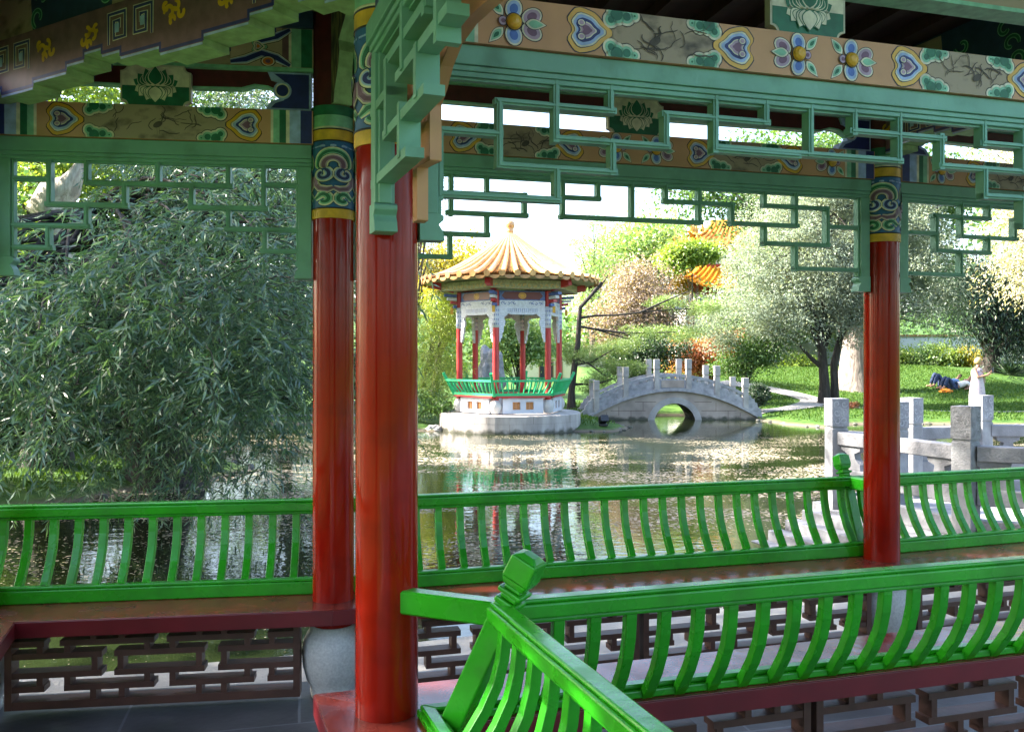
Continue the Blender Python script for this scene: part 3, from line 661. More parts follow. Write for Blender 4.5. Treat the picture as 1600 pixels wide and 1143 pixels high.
mx = N.new('ShaderNodeMixRGB'); mx.inputs[1].default_value = (.16, .13, .10, 1); Lk.new(mr.outputs[0], mx.inputs[0]); rp = [n for n in N if n.type == 'VALTORGB'][0]
Lk.new(rp.outputs[0], mx.inputs[2]); Lk.new(mx.outputs[0], N['Principled BSDF'].inputs['Base Color'])
me.materials.append(m); o = bpy.data.objects.new('lawn', me); COL.objects.link(o); tag(o, kind='structure')
# water
m = bpy.data.materials.new('pond_water'); m.use_nodes = True; N = m.node_tree.nodes; Lk = m.node_tree.links; b = N['Principled BSDF']; M['pond_water'] = m
b.inputs['Base Color'].default_value = (.016, .024, .008, 1); b.inputs['Roughness'].default_value = .02; b.inputs['IOR'].default_value = 1.48
tc = N.new('ShaderNodeTexCoord'); mp = N.new('ShaderNodeMapping'); mp.inputs['Scale'].default_value = (1, 1.6, 1); Lk.new(tc.outputs['Object'], mp.inputs[0])
n1 = N.new('ShaderNodeTexNoise'); n1.inputs['Scale'].default_value = 4.5; n1.inputs['Detail'].default_value = 3; Lk.new(mp.outputs[0], n1.inputs['Vector'])
bp = N.new('ShaderNodeBump'); bp.inputs['Strength'].default_value = .055; bp.inputs['Distance'].default_value = .05; Lk.new(n1.outputs['Fac'], bp.inputs['Height']); Lk.new(bp.outputs[0], b.inputs['Normal'])
# floating leaf litter: fine flecks gathered in drifts
n2 = N.new('ShaderNodeTexVoronoi'); n2.inputs['Scale'].default_value = 24; n2.inputs['Randomness'].default_value = 1; Lk.new(tc.outputs['Object'], n2.inputs['Vector'])
n3 = N.new('ShaderNodeTexNoise'); n3.inputs['Scale'].default_value = .55; n3.inputs['Detail'].default_value = 5; Lk.new(mp.outputs[0], n3.inputs['Vector'])
r3 = N.new('ShaderNodeMapRange'); r3.inputs[1].default_value = .36; r3.inputs[2].default_value = .56; r3.inputs[3].default_value = 0.04; r3.inputs[4].default_value = .66; Lk.new(n3.outputs['Fac'], r3.inputs[0])
lt = N.new('ShaderNodeMath'); lt.operation = 'LESS_THAN'; Lk.new(n2.outputs['Distance'], lt.inputs[0]); Lk.new(r3.outputs[0], lt.inputs[1])
rc = N.new('ShaderNodeSeparateColor'); Lk.new(n2.outputs['Color'], rc.inputs[0])
g2 = N.new('ShaderNodeMath'); g2.operation = 'GREATER_THAN'; g2.inputs[1].default_value = .35; Lk.new(rc.outputs[0], g2.inputs[0])
an = N.new('ShaderNodeMath'); an.operation = 'MULTIPLY'; Lk.new(lt.outputs[0], an.inputs[0]); Lk.new(g2.outputs[0], an.inputs[1])
sy = N.new('ShaderNodeSeparateXYZ'); Lk.new(tc.outputs['Object'], sy.inputs[0]); my = N.new('ShaderNodeMapRange'); my.inputs[1].default_value = 21.5; my.inputs[2].default_value = 16.5; my.inputs[3].default_value = .3; my.inputs[4].default_value = 1; Lk.new(sy.outputs[1], my.inputs[0])
my2 = N.new('ShaderNodeMapRange'); my2.inputs[1].default_value = 6.5; my2.inputs[2].default_value = 10.5; my2.inputs[3].default_value = .3; Lk.new(sy.outputs[1], my2.inputs[0]); m2_ = N.new('ShaderNodeMath'); m2_.operation = 'MULTIPLY'; Lk.new(my.outputs[0], m2_.inputs[0]); Lk.new(my2.outputs[0], m2_.inputs[1])
mm = N.new('ShaderNodeMath'); mm.operation = 'MULTIPLY'; Lk.new(r3.outputs[0], mm.inputs[0]); Lk.new(m2_.outputs[0], mm.inputs[1]); Lk.new(mm.outputs[0], lt.inputs[1])
df = N.new('ShaderNodeBsdfDiffuse'); cr = N.new('ShaderNodeValToRGB'); cr.color_ramp.elements[0].color = (.15, .135, .08, 1); cr.color_ramp.elements[1].color = (.40, .335, .27, 1); Lk.new(rc.outputs[1], cr.inputs[0]); Lk.new(cr.outputs[0], df.inputs[0])
ms = N.new('ShaderNodeMixShader'); Lk.new(an.outputs[0], ms.inputs[0]); Lk.new(b.outputs[0], ms.inputs[1]); Lk.new(df.outputs[0], ms.inputs[2]); Lk.new(ms.outputs[0], N['Material Output'].inputs[0])
mb = MB(); mb.add([(-16, 2.5, WZ), (32, 2.5, WZ), (32, 31, WZ), (-16, 31, WZ)], [(0, 1, 2, 3)], 'pond_water'); tag(mb.build('pond_water'), kind='structure')
def gz(x, y): return float(ground(np.array([x]), np.array([y]))[0])
# garden path on the lawn
PATHS = []
def path(name, pts, wd):
    mb = MB(); vs = []; PATHS.extend((q.x, q.y, wd/2) for q in map(Vector, pts))
    for i, p in enumerate(pts):
        a = Vector(pts[max(i-1, 0)]); c = Vector(pts[min(i+1, len(pts)-1)]); t = (c-a).normalized(); n = Vector((-t.y, t.x))
        for s_ in (-1, -.3, .3, 1): q = Vector(p) + n*wd/2*s_; vs.append((q.x, q.y, gz(q.x, q.y)+.03))
    mb.add(vs, [(4*i+k, 4*i+k+1, 4*i+5+k, 4*i+4+k) for i in range(len(pts)-1) for k in range(3)], 'path_gravel'); return tag(mb.build(name), kind='structure')
stonemat('path_gravel', (.26, .25, .25), (.40, .38, .36), 30, .9, .3, 60)
def smooth_line(pts, n=8):
    out = []; P_ = [Vector(p) for p in pts]
    for i in range(len(P_)-1):
        a, b_, c, d = P_[max(i-1, 0)], P_[i], P_[i+1], P_[min(i+2, len(P_)-1)]
        for k in range(n):
            t = k/n; out.append(.5*((2*b_) + (c-a)*t + (2*a-5*b_+4*c-d)*t*t + (3*b_-a-3*c+d)*t**3))
    out.append(P_[-1]); return out
path('garden_path', smooth_line([(7.3, 26.1), (8.4, 26.6), (9.6, 27.8), (10.4, 29.6), (9.9, 32), (8.4, 34.5)]), .9)
path('garden_path', smooth_line([(9.4, 27.4), (11, 27.0), (13.2, 26.9), (16, 26.2), (21, 25.5)]), .32)
# ================================================================== garden pavilion in the pond
GC = Vector((-.05, 22.2, 0)); GF = .22
gp = thing('garden_pavilion', (GC.x, GC.y, WZ), 'six sided open pavilion with orange tiled roof standing in the pond', 'pavilion')
stonemat('white_brick', (.50, .52, .58), (.64, .66, .70), 3, .6, .05, 30)
mat('roof_tile', (.56, .32, .13), .18, var=.25, vscale=7, contrast=(.3, .7), spec=.6)
mat('roof_tile_dull', (.36, .19, .07), .35, var=.3, vscale=9)
mat('pav_red', (.42, .03, .035), .35, var=.1, vscale=4)
mat('pav_green', (.02, .42, .16), .4, var=.1, vscale=5)
mat('pav_white', (.60, .62, .70), .5, var=.12, vscale=18); mat('pav_blue', (.08, .13, .36), .5, var=.3, vscale=18)
mat('pav_joint', (.42, .44, .50), .6); mat('eave_paint', (.30, .31, .19), .6, var=.3, vscale=20, col2=None)
mat('window_orange', (.55, .24, .07), .5, var=.2, vscale=30)
mb = MB(); c0 = (GC.x, GC.y, 0)
mb.lathe([(.01, GF-.03), (1.80, GF-.03), (1.83, GF-.045), (1.83, -.9)], c0, 'span_stone_pale', 64, smooth=False)
stonemat('span_stone_pale', (.28, .255, .24), (.54, .50, .48), 2.2, .7, .1, 40)
for n_ in M['span_stone_pale'].node_tree.nodes:
    if n_.type == 'MAPPING': n_.inputs['Scale'].default_value = (2, 2, .5)

for z in (-.004,): mb.lathe([(1.832, z), (1.828, z-.004)], c0, 'ink', 64)
for k, r0 in ((0, 0), (1, .5)):
    for j in range(10):
        a = 2*math.pi*(j + r0)/10; z0, z1 = ((.0, GF-.05), (-.42, -.01))[k]
        q = lambda da, z: (GC.x + 1.834*math.cos(a+da), GC.y + 1.834*math.sin(a+da), z); mb.add([q(-.0018, z0), q(.0018, z0), q(.0018, z1), q(-.0018, z1)], [(0, 1, 2, 3)], 'fret')
plinth = mb.build('plinth', gp)
HR = 1.34
hexa_ = [Vector((GC.x + HR*math.sin(R(-15+60*k)), GC.y - HR*math.cos(R(-15+60*k)), 0)) for k in range(6)]
for k in range(6):
    c = hexa_[k]
    mb = MB(); mb.lathe([(.001, GF), (.10, GF), (.105, GF+.02), (.145, GF+.12), (.15, GF+.19), (.125, GF+.28), (.10, GF+.30), (.10, GF+.33), (.001, GF+.33)], c, 'granite', 20); mb.build('drum_base', gp)
    mb = MB(); mb.lathe([(.078, GF+.33), (.076, 3.25)], c, 'pav_red', 20); co = mb.build('column', gp)
    mb = MB(); mb.lathe([(.079, 2.33), (.082, 2.33), (.082, 2.86), (.079, 2.86)], c, 'pav_white', 20)
    for z in (2.42, 2.53, 2.64, 2.75):
        for j in range(10):
            a = 2*math.pi*j/10; d = Vector((math.cos(a), math.sin(a), 0)); t = Vector((-d.y, d.x, 0)); p = c + d*.0835 + Vector((0, 0, z)); mb.add([p - t*.014, p - Vector((0, 0, .035)), p + t*.014, p + Vector((0, 0, .035))], [(0, 1, 2, 3)], 'pav_blue')
    mb.build('painted_band', co)
    A = c; B = hexa_[(k+1) % 6]; out = ((A+B)/2 - Vector((GC.x, GC.y, 0))); b = Bay(A, B, out); L = b.L; P = b.P
    # base wall with square windows
    mb = MB(); ws = [(.40, .60), (L-.60, L-.40)]; z0, z1, wa, wb = GF, GF+.37, GF+.09, GF+.28
    def wl(a0, a1, za, zb): mb.box(P, a0, a1, .0, .10, za, zb, 'white_brick')
    wl(.15, .40, z0, z1); wl(.60, L-.60, z0, z1); wl(L-.40, L-.15, z0, z1)
    for a0, a1 in ws: wl(a0+.001, a1-.001, z0, wa); wl(a0+.001, a1-.001, wb, z1)
    for j in range(5):
        z = z0 + .075*j; mb.box(P, .155, L-.155, .1002, .1012, z-.002, z+.002, 'pav_joint') if not (wa-.03 < z < wb+.0) else None
    wall = mb.build('base_wall', gp)
    for a0, a1 in ws:
        mb = MB(); mb.box(P, a0+.002, a1-.002, .03, .05, wa+.002, wb-.002, 'window_orange')
        for u in (.33, .5, .67):
            for v_ in (.25, .5, .75):
                mb.box(P, a0+(a1-a0)*u-.02, a0+(a1-a0)*u+.02, .0502, .053, wa+(wb-wa)*v_-.012, wa+(wb-wa)*v_+.012, 'peach_dark')
        for a in (a0+.002, (a0+a1)/2-.008, a1-.018): mb.box(P, a, a+.016, .0535, .06, wa+.003, wb-.003, 'peach')
        mb.build('window', wall)
    mb = MB(); mb.box(P, -.02, L+.02, -.18, .16, GF+.385, GF+.43, 'pav_red'); mb.build('seat', gp)
    # railing
    t3 = math.tan(R(30)); root = None
    mb = MB(); o = .13; mb.box(P, -o*t3, L+o*t3, .105, .155, GF+.431, GF+.50, 'pav_green'); rail = mb.build('railing', gp)
    mb = MB(); o = .30; mb.box(P, -o*t3, L+o*t3, .275, .325, GF+.78, GF+.83, 'pav_green'); mb.build('top_rail', rail)
    for j in range(11):
        s = .03 + (L-.06)*j/10; mb = MB(); s2 = s + (s - L/2)/(L/2)*.12
        mb.sweep([P(s, .13, GF+.49), P(s*.7+s2*.3, .20, GF+.58), P(s*.3+s2*.7, .26, GF+.68), P(s2, .30, GF+.79)], .03, .03, 'pav_green', b.d); mb.build('baluster', rail)
    dv = (c - Vector((GC.x, GC.y, 0))).normalized(); mb = MB(); mb.bar(c + dv*.13 + Vector((0, 0, GF+.43)), c + dv*.42 + Vector((0, 0, GF+.99)), .07, .07, 'pav_green', up=Vector((0, 1, .3)), bev=.01); mb.build('corner_post', rail)
    # carved white frame: lintel with long stepped side brackets
    mb = MB(); zt = 3.25; top = 2.86
    prof = [(.08, top), (.08, 1.98), (.11, 1.98), (.125, 2.06), (.155, 2.08), (.16, 2.2), (.19, 2.22), (.195, 2.36), (.225, 2.38), (.235, 2.50), (.20, 2.55), (.215, 2.60), (.27, 2.63), (.30, 2.66), (.285, 2.685), (.38, 2.655)]
    poly = prof + [(L-x, z) for x, z in prof[::-1]]
    mb.prism(poly, P, -.03, .03, 'pav_white')
    for sd in (-1, 1):
        q = lambda u, v, d, sd=sd: P(u, sd*(.0301 + d), v)
        pt = Paint(mb, q)
        for j in range(16):
            u = .30 + (L-.6)*j/15; pt.stroke([(u-.02, 2.70), (u-.02, 2.80), (u+.02, 2.80), (u+.02, 2.73), (u, 2.73)], [(.008, 'pav_blue')], 1)
        for e, sg in ((0, 1), (L, -1)):
            for z in np.arange(2.06, 2.62, .055): pt.stroke([(e+sg*.095, z), (e+sg*(.13 + max(0, z-2.06)*.14), z)], [(.008, 'pav_blue')], 1)
    mb.build('carved_frame', gp)
    mb = MB(); mb.box(P, .085, L-.085, -.04, .04, 2.861, 3.00, 'pav_white')
    pt = Paint(mb, lambda u, v, d: P(u, .0401+d, v))
    for j in range(14):
        u = .15 + (L-.3)*j/13
        if 4 < j < 9: continue
        pt.stroke(spiral(u, 2.93, .04, j*2, 5, 10, .3), [(.016, 'pav_blue')], 1)
    mb.box(P, .085, L-.085, -.025, .025, 3.0005, 3.24, 'pav_blue')
    pt = Paint(mb, lambda u, v, d: P(u, .0251+d, v)); pt.poly([(.22, 3.03), (L-.22, 3.03), (L-.14, 3.12), (L-.22, 3.21), (.22, 3.21), (.14, 3.12)], 'apron_red', 1); pt.stack([ell(L/2, 3.12, .1, .08)], [(1, 'gold'), (.8, 'peach_dark'), (.55, 'gold')], 2)
    mb.build('painted_lintel', gp)
    mb = MB(); oc = .45; t30 = math.tan(R(30)); mb.box(P, -oc*t30, L+oc*t30, oc-.03, oc, 3.27, 3.47, 'eave_paint')
    pt = Paint(mb, lambda u, v, d: P(u, oc+.0002+d, v))
    for j in range(12): pt.stroke(spiral(-.1+(L+.2)*j/11, 3.335, .045, j*1.3, 5, 10, .3), [(.014, 'gold')], 1)
    mb.box(P, -.02, L+.02, .09, oc-.031, 3.27, 3.30, 'eave_paint'); mb.build('fascia', gp)
    mb = MB(); dv = (c - Vector((GC.x, GC.y, 0))).normalized()
    for z, r, m_ in ((2.88, .16, 'pav_blue'), (2.98, .24, 'pav_red'), (3.07, .32, 'pav_white'), (3.16, .40, 'pav_blue')): mb.bar(c + dv*.08 + Vector((0, 0, z)), c + dv*r + Vector((0, 0, z+.02)), .12, .07, m_)
    mb.bar(c + dv*.20 + Vector((0, 0, 2.70)), c + dv*.20 + Vector((0, 0, 2.86)), .07, .07, 'gold', up=Vector((0, 1, 0))); mb.bar(c + dv*.15 + Vector((0, 0, 3.32)), c + dv*.72 + Vector((0, 0, 3.44)), .13, .17, 'pav_red'); mb.build('corner_bracket', gp)
# roof: concave cone of pan tiles with round ridges
def rz(r): t = r/2.27; return 3.54 + 1.30*(1 - t)**1.42
mb = MB(); NR = 40; prof = [(2.27*(1-i/24) + .10*(i/24), 0) for i in range(25)]
mb.lathe([(2.2, 3.52)] + [(r, rz(r)) for r, _ in prof], c0, 'roof_tile_dull', 80)
mb.lathe([(2.2, 3.50), (1.2, 3.50), (.3, 3.50)], c0, 'eave_paint', 40)
rf = mb.build('roof', gp)
mb = MB()
for j in range(NR):
    a = 2*math.pi*(j+.5)/NR; ca, sa = math.cos(a), math.sin(a)
    pts = []; rad = []
    for i in range(21):
        r = 2.31*(1-i/20) + .12*(i/20); pts.append(Vector((GC.x + r*ca, GC.y + r*sa, rz(min(r, 2.27)) + .035))); rad.append(.036 + .042*r/2.3)
    mb.tube(pts, rad, 'roof_tile', 10)
    a = 2*math.pi*j/NR; ca, sa = math.cos(a), math.sin(a)
    for i in range(26):   # overlapping pan courses between the ridges
        r = 2.27 - .075*i
        if r < .4: break
        hw = r*math.sin(math.pi/NR)*.62; t = Vector((-sa, ca, 0)); n = Vector((ca, sa, 0)); vs = []
        for rr, dz in ((r+.03, .030), (r-.06, .012)):
            for u in (-1, -.4, .4, 1): vs.append(Vector((GC.x, GC.y, 0)) + n*rr + t*(hw*u) + Vector((0, 0, rz(min(rr, 2.27)) + dz + .014*u*u)))
        mb.add(vs, [(0, 1, 5, 4), (1, 2, 6, 5), (2, 3, 7, 6)], 'roof_tile')
    p = Vector((GC.x + 2.29*ca, GC.y + 2.29*sa, rz(2.27) - .01)); t = Vector((-sa, ca, 0)); n = Vector((ca, sa, 0)); hw = .13
    poly = [p + t*hw*math.cos(x)*1.0 + Vector((0, 0, -.085*math.sin(x))) for x in [math.pi*i/8 for i in range(9)]]
    mb.add(poly + [q - n*.03 for q in poly], [tuple(range(9)), tuple(range(17, 8, -1))] + [(i, i+1, 10+i, 9+i) for i in range(8)], 'roof_tile_dull')
mb.build('tile_rows', rf)
mb = MB(); mb.lathe([(.20, 4.70), (.19, 4.76), (.10, 4.78), (.085, 4.86), (.10, 4.88), (.08, 4.90), (.11, 4.98), (.13, 5.06), (.10, 5.12), (.04, 5.15), (.001, 5.152)], c0, 'roof_tile', 20); mb.build('finial', rf)
# ================================================================== arched stone bridge
BY = 26.0
br = thing('arched_bridge', (4.9, BY, WZ), 'small humped grey stone bridge with carved posts and one round arch over the pond', 'bridge')
bx0, bx1 = W(918, 600, BY).x, W(1172, 600, BY).x; bc = (bx0+bx1)/2; hw = (bx1-bx0)/2; BW_ = .75
def dk(x): t = (x-bc)/hw; return .60 - .78*abs(t)**1.9
ac = W(1047, 650, BY).x; AR_ = .62; az = WZ - .14
mb = MB(); n = 48; up_ = [(bx0 + (bx1-bx0)*i/n, dk(bx0 + (bx1-bx0)*i/n)) for i in range(n+1)]
archp = [(ac + AR_*math.cos(math.pi*i/20), az + AR_*math.sin(math.pi*i/20)*1.02) for i in range(21)]
poly = [(bx0, -.6)] + up_ + [(bx1, -.6), (ac+AR_, -.6)] + archp + [(ac-AR_, -.6)]
PB_ = lambda a, d, c: Vector((a, BY + d, c))
mb.prism(poly, PB_, -BW_, BW_, 'span_stone')
m = M['span_stone']; N = m.node_tree.nodes; Lk = m.node_tree.links
for z in (.28, .02):   # block joints
    for sd in (-1,):
        xs = [x for x, zz in up_ if zz > z+.12 and ((x-ac)**2 + (z-az)**2) > (AR_+.25)**2]
        for s0, s1 in ((min(xs), max([x for x in xs if x < ac], default=min(xs))), (min([x for x in xs if x > ac], default=max(xs)), max(xs))): mb.box(PB_, s0, s1, -BW_-.003, -BW_, z-.006, z+.006, 'fret')
for k in range(11):
    a = math.pi*k/10; r0, r1 = AR_, AR_+.20; mb.bar(PB_(ac+r0*math.cos(a), -BW_-.001, az+r0*math.sin(a)), PB_(ac+r1*math.cos(a), -BW_-.001, az+r1*math.sin(a)), .004, .012, 'fret', up=Vector((0, 1, 0)))
for i, x in enumerate(np.linspace(bx0+.5, bx1-.5, 12)):
    if abs(x-ac) > AR_+.3: 
        z1 = min(dk(x)-.12, .28 if i % 2 else .02); z0 = z1-.26; mb.box(PB_, x-.005, x+.005, -BW_-.003, -BW_, z0, z1, 'fret')
for n_ in ('span_stone', 'span_stone_pale', 'grey_stone'):   # dark tide mark just above the water
    N = M[n_].node_tree.nodes; Lk = M[n_].node_tree.links; g_ = N.new('ShaderNodeNewGeometry'); z_ = N.new('ShaderNodeSeparateXYZ'); Lk.new(g_.outputs['Position'], z_.inputs[0])
    q_ = N.new('ShaderNodeTexNoise'); q_.inputs['Scale'].default_value = 5; Lk.new(g_.outputs['Position'], q_.inputs['Vector']); ad = N.new('ShaderNodeMath'); ad.operation = 'MULTIPLY_ADD'; ad.inputs[1].default_value = -.22; Lk.new(q_.outputs['Fac'], ad.inputs[0]); Lk.new(z_.outputs[2], ad.inputs[2])
    t_ = N.new('ShaderNodeMapRange'); t_.inputs[1].default_value = -.33; t_.inputs[2].default_value = -.24; Lk.new(ad.outputs[0], t_.inputs[0]); x_ = N.new('ShaderNodeMixRGB'); x_.inputs[1].default_value = (.07, .07, .05, 1); Lk.new(t_.outputs[0], x_.inputs[0])
    Lk.new([n for n in N if n.type == 'VALTORGB'][0].outputs[0], x_.inputs[2]); Lk.new(x_.outputs[0], N['Principled BSDF'].inputs['Base Color'])
body = mb.build('span', br)
mb = MB()
mb.prism([(ac+(AR_+.19)*math.cos(math.pi*i/20), az+(AR_+.19)*math.sin(math.pi*i/20)) for i in range(21)] + archp[::-1], PB_, -BW_-.02, BW_+.02, 'bridge_stone'); mb.build('arch_ring', body)
mb = MB(); mb.prism([(x, z+.002) for x, z in up_] + [(x, z+.09) for x, z in up_[::-1]], PB_, -BW_-.09, BW_+.09, 'grey_stone'); mb.build('coping', br)
posts = np.array([-.92, -.57, -.20, .18, .52, .86])
for sd in (-1, 1):
    y0, y1 = sd*(BW_-.02)-.06, sd*(BW_-.02)+.06
    for k, t in enumerate(posts):
        x = bc + hw*t; z = dk(x)+.06; mb = MB(); mb.box(PB_, x-.075, x+.075, y0-.035, y1+.035, z, z+.60, 'bridge_stone'); p = mb.build('post', br)
        mb = MB(); mb.box(PB_, x-.068, x+.068, y0-.028, y1+.028, z+.6002, z+.625, 'bridge_stone'); mb.box(PB_, x-.083, x+.083, y0-.043, y1+.043, z+.6252, z+.92, 'bridge_stone'); bevel(mb.build('carved_cap', p), .01)
        if k < 5:
            x2 = bc + hw*posts[k+1]; a, b_ = x+.0755, x2-.0755; za, zb = dk(x)+.085, dk(x2)+.085; nn = 6
            xs = [a + (b_-a)*i/nn for i in range(nn+1)]
            mb = MB(); low = [(q, dk(q)+.08) for q in xs]; 
            mb.prism(low + [(q, dk(q)+.35) for q in xs[::-1]], PB_, y0+.015, y1-.015, 'grey_stone')
            mb.prism([(q, dk(q)+.42) for q in xs] + [(q, dk(q)+.51) for q in xs[::-1]], PB_, y0+.0, y1-.0, 'grey_stone')
            for f in (.18, .5, .82):
                q = a + (b_-a)*f; mb.box(PB_, q-.05, q+.05, y0+.02, y1-.02, dk(q)+.345, dk(q)+.425, 'grey_stone')
            mb.box(PB_, a+.06, b_-.06, y0-.001, y0+.012, min(za, zb)+.06, min(za, zb)+.27, 'span_stone') if sd < 0 and abs(za-zb) < .12 else None; mb.build('parapet_panel', br)
    for e, sg in ((bx0, -1), (bx1, 1)):
        x = bc + hw*(posts[0] if sg < 0 else posts[-1]) + sg*.076; z = dk(x); pr = [(0, z-.02), (0, z+.50), (.07, z+.50), (.10, z+.42), (.18, z+.40), (.20, z+.30), (.27, z+.27), (.28, z+.16), (.36, z+.12), (.40, z-.02), (.42, z-.16)]
        mb = MB(); mb.prism([(x+sg*a, c) for a, c in pr], PB_, y0+.01, y1-.01, 'grey_stone'); mb.build('scroll_stone', br)
# ================================================================== stone zigzag bridge beside the gallery
zb = thing('zigzag_bridge', (5.5, 8.2, WZ), 'low pale granite zigzag bridge with carved square posts and stone steps', 'bridge')
def zpost(px, py, Y, wd, dark=False, rot=0):
    p = W(px, py, Y); mb = MB(); c, s_ = math.cos(rot), math.sin(rot)
    Q = lambda a, b_, z: Vector((p.x + a*c - b_*s_, p.y + a*s_ + b_*c, z)); h = wd/2
    mb.box(Q, -h, h, -h, h, WZ-.1, p.z-.30, 'grey_stone'); po = bevel(mb.build('post', zb), .006)
    mb = MB(); mb.box(Q, -h*.9, h*.9, -h*.9, h*.9, p.z-.2998, p.z-.275, 'grey_stone'); mb.box(Q, -h*1.03, h*1.03, -h*1.03, h*1.03, p.z-.2748, p.z, 'carved_stone' if dark else 'carved_pale')
    for a in (0, 1, 2, 3):   # carved cloud scrolls
        ca, sa = math.cos(a*math.pi/2), math.sin(a*math.pi/2)
        pt = Paint(mb, lambda u, v, d, ca=ca, sa=sa: Q(u*ca - (h*1.031+d*3)*sa, u*sa + (h*1.031+d*3)*ca, p.z-.138+v))
        for r_ in range(3):
            for q in range(2): pt.stroke(spiral((q-.5)*h*.9, (r_-1)*.085, .036, r_*1.7+q*2, 5.5, 10, .25), [(.010, 'grey_stone' if dark else 'pale_ridge')], 1)
    mb.build('carved_cap', po); return p
stonemat('carved_pale', (.20, .20, .225), (.38, .38, .41), 9, .8, .5, 40); mat('pale_ridge', (.42, .42, .46), .7, var=.1)
stonemat('pale_stone', (.17, .17, .185), (.31, .31, .335), 6, .75, .3, 50)
pA = zpost(1307, 622, 8.6, .17, rot=.1); pC = zpost(1509, 634, 7.2, .165, True, rot=.62); pB = zpost(1424, 621, 9.3, .165, rot=.5); pD = zpost(1533, 617, 9.6, .17, rot=.4); pB2 = zpost(1405, 627, 8.9, .13, rot=.3)
pE = zpost(1800, 640, 6.6, .17); pF = zpost(1810, 618, 9.5, .17)
def zrail(a, b_, dz0, dz1=None):
    dz1 = dz0 if dz1 is None else dz1; d = (b_-a); d.z = 0; d.normalize()
    p0 = a + d*.085; p1 = b_ - d*.085; zt0 = a.z-.33; zt1 = b_.z-.33
    def bx(z0, z1, h, wd, m='pale_stone'):
        mb.bar(Vector((p0.x, p0.y, zt0 + z0 - h/2)), Vector((p1.x, p1.y, zt1 + z1 - h/2)), wd, h, m, bev=.008)
    mb = MB(); bx(0, 0, .13, .13); bx(-.36, -.36, .14, .10); bx(-.62, -.62, .16, .10)
    L = (p1-p0).length
    for f in (.11, .89):
        q = p0 + (p1-p0)*f; z = zt0 + (zt1-zt0)*f; poly = [(-.13, -.132), (.13, -.132), (.12, -.17), (.05, -.20), (.06, -.25), (.12, -.30), (.13, -.358), (-.13, -.358), (-.12, -.30), (-.06, -.25), (-.05, -.20), (-.12, -.17)]
        n_ = Vector((-d.y, d.x, 0)); mb.prism([(a_, c_) for a_, c_ in poly], lambda a_, e_, c_: Vector((q.x, q.y, z)) + d*a_ + n_*e_ + Vector((0, 0, c_)), -.04, .04, 'pale_stone')
        for sd in (-1, 1):
            mb.lathe([(.001, 0), (.022, 0)], (0, 0, 0), 'fret', 8) if False else None
    mb.build('railing', zb)
zrail(pA, pC, 0); zrail(pC, pE, 0); zrail(pB, pD, 0); zrail(pD, pF, 0); zrail(pA, pB2, 0)
mb = MB(); mb.prism([(pA.x-.12, pA.y-.12), (pC.x-.1, pC.y-.15), (pE.x, pE.y-.15), (pF.x, pF.y+.15), (pD.x, pD.y+.15), (pB.x, pB.y+.15), (pA.x-.1, pA.y+.4)], lambda a, d, c: Vector((a, c, d)), -.16, .08, 'grey_stone'); mb.build('deck', zb)
mb = MB(); u = (pC-pA); u.z = 0; u.normalize(); nn_ = Vector((u.y, -u.x, 0)); nn_ = nn_ if nn_.y < 0 else -nn_
PS = lambda a, o, z: Vector((pA.x, pA.y, 0)) + u*a + nn_*o + Vector((0, 0, z))
for k in range(4):
    z1 = .06 - .10*k; mb = MB(); mb.box(PS, -.16-.05*k, 2.6, .13 + (.17*k if k else 0), .13 + .17*(k+1), -.7, z1 - .0, 'pale_stone'); bevel(mb.build('step', zb), .008)
mb = MB(); mb.prism([(4.1, 5.8), (7.5, 5.6), (7.8, 6.3), (4.3, 7.9), (3.9, 7.4)], lambda a, d, c: Vector((a, c, d)), -.7, -.03, 'pale_stone'); mb.build('landing', zb)
# ================================================================== trees and plants
def leaf_mesh(name, P, D, L, Wd, m, parent=None, origin=None, seed=0, curl=.0):
    P = np.asarray(P, float); n = len(P); D = np.asarray(D, float); D /= np.linalg.norm(D, axis=1, keepdims=True) + 1e-9
    r = np.random.default_rng(seed); q = r.normal(size=(n, 3)); S = np.cross(D, q); S /= np.linalg.norm(S, axis=1, keepdims=True) + 1e-9
    L = np.broadcast_to(L, n)[:, None]; Wd = np.broadcast_to(Wd, n)[:, None]; Nn = np.cross(S, D)
    org = np.array(origin if origin is not None else (parent_world(parent) if parent else (0, 0, 0)))
    V = np.stack([P, P + D*L*.42 + S*Wd/2 + Nn*L*curl, P + D*L, P + D*L*.42 - S*Wd/2 + Nn*L*curl], 1).reshape(-1, 3) - org
    me = bpy.data.meshes.new(name); me.vertices.add(4*n); me.vertices.foreach_set('co', V.ravel()); me.loops.add(4*n); me.loops.foreach_set('vertex_index', np.arange(4*n))
    me.polygons.add(n); me.polygons.foreach_set('loop_start', np.arange(n)*4); me.polygons.foreach_set('loop_total', np.full(n, 4)); me.update(calc_edges=True); me.materials.append(M[m])
    o = bpy.data.objects.new(name, me); COL.objects.link(o)
    if parent: o.parent = parent
    else: o.location = tuple(org)
    return o
mat('bark', (.045, .035, .028), .9, vscale=6, col2=(.10, .085, .07), bump=.9, bscale=12, stretch=(3, 3, .6), detail=8)
mat('bark_dark', (.018, .015, .012), .9, vscale=6, col2=(.05, .04, .035), bump=.9, bscale=12, stretch=(3, 3, .6))
mat('bark_pale', (.14, .11, .10), .9, vscale=4, col2=(.34, .29, .26), bump=1, bscale=10, stretch=(3, 3, .5), detail=8)
mat('dead_wood', (.28, .24, .20), .85, vscale=5, col2=(.50, .45, .38), bump=1, bscale=14, stretch=(2, 2, .7), detail=8)
leafmat('leaf_willow', (.030, .10, .062), (.15, .26, .14), .4, .35, .07, .25)
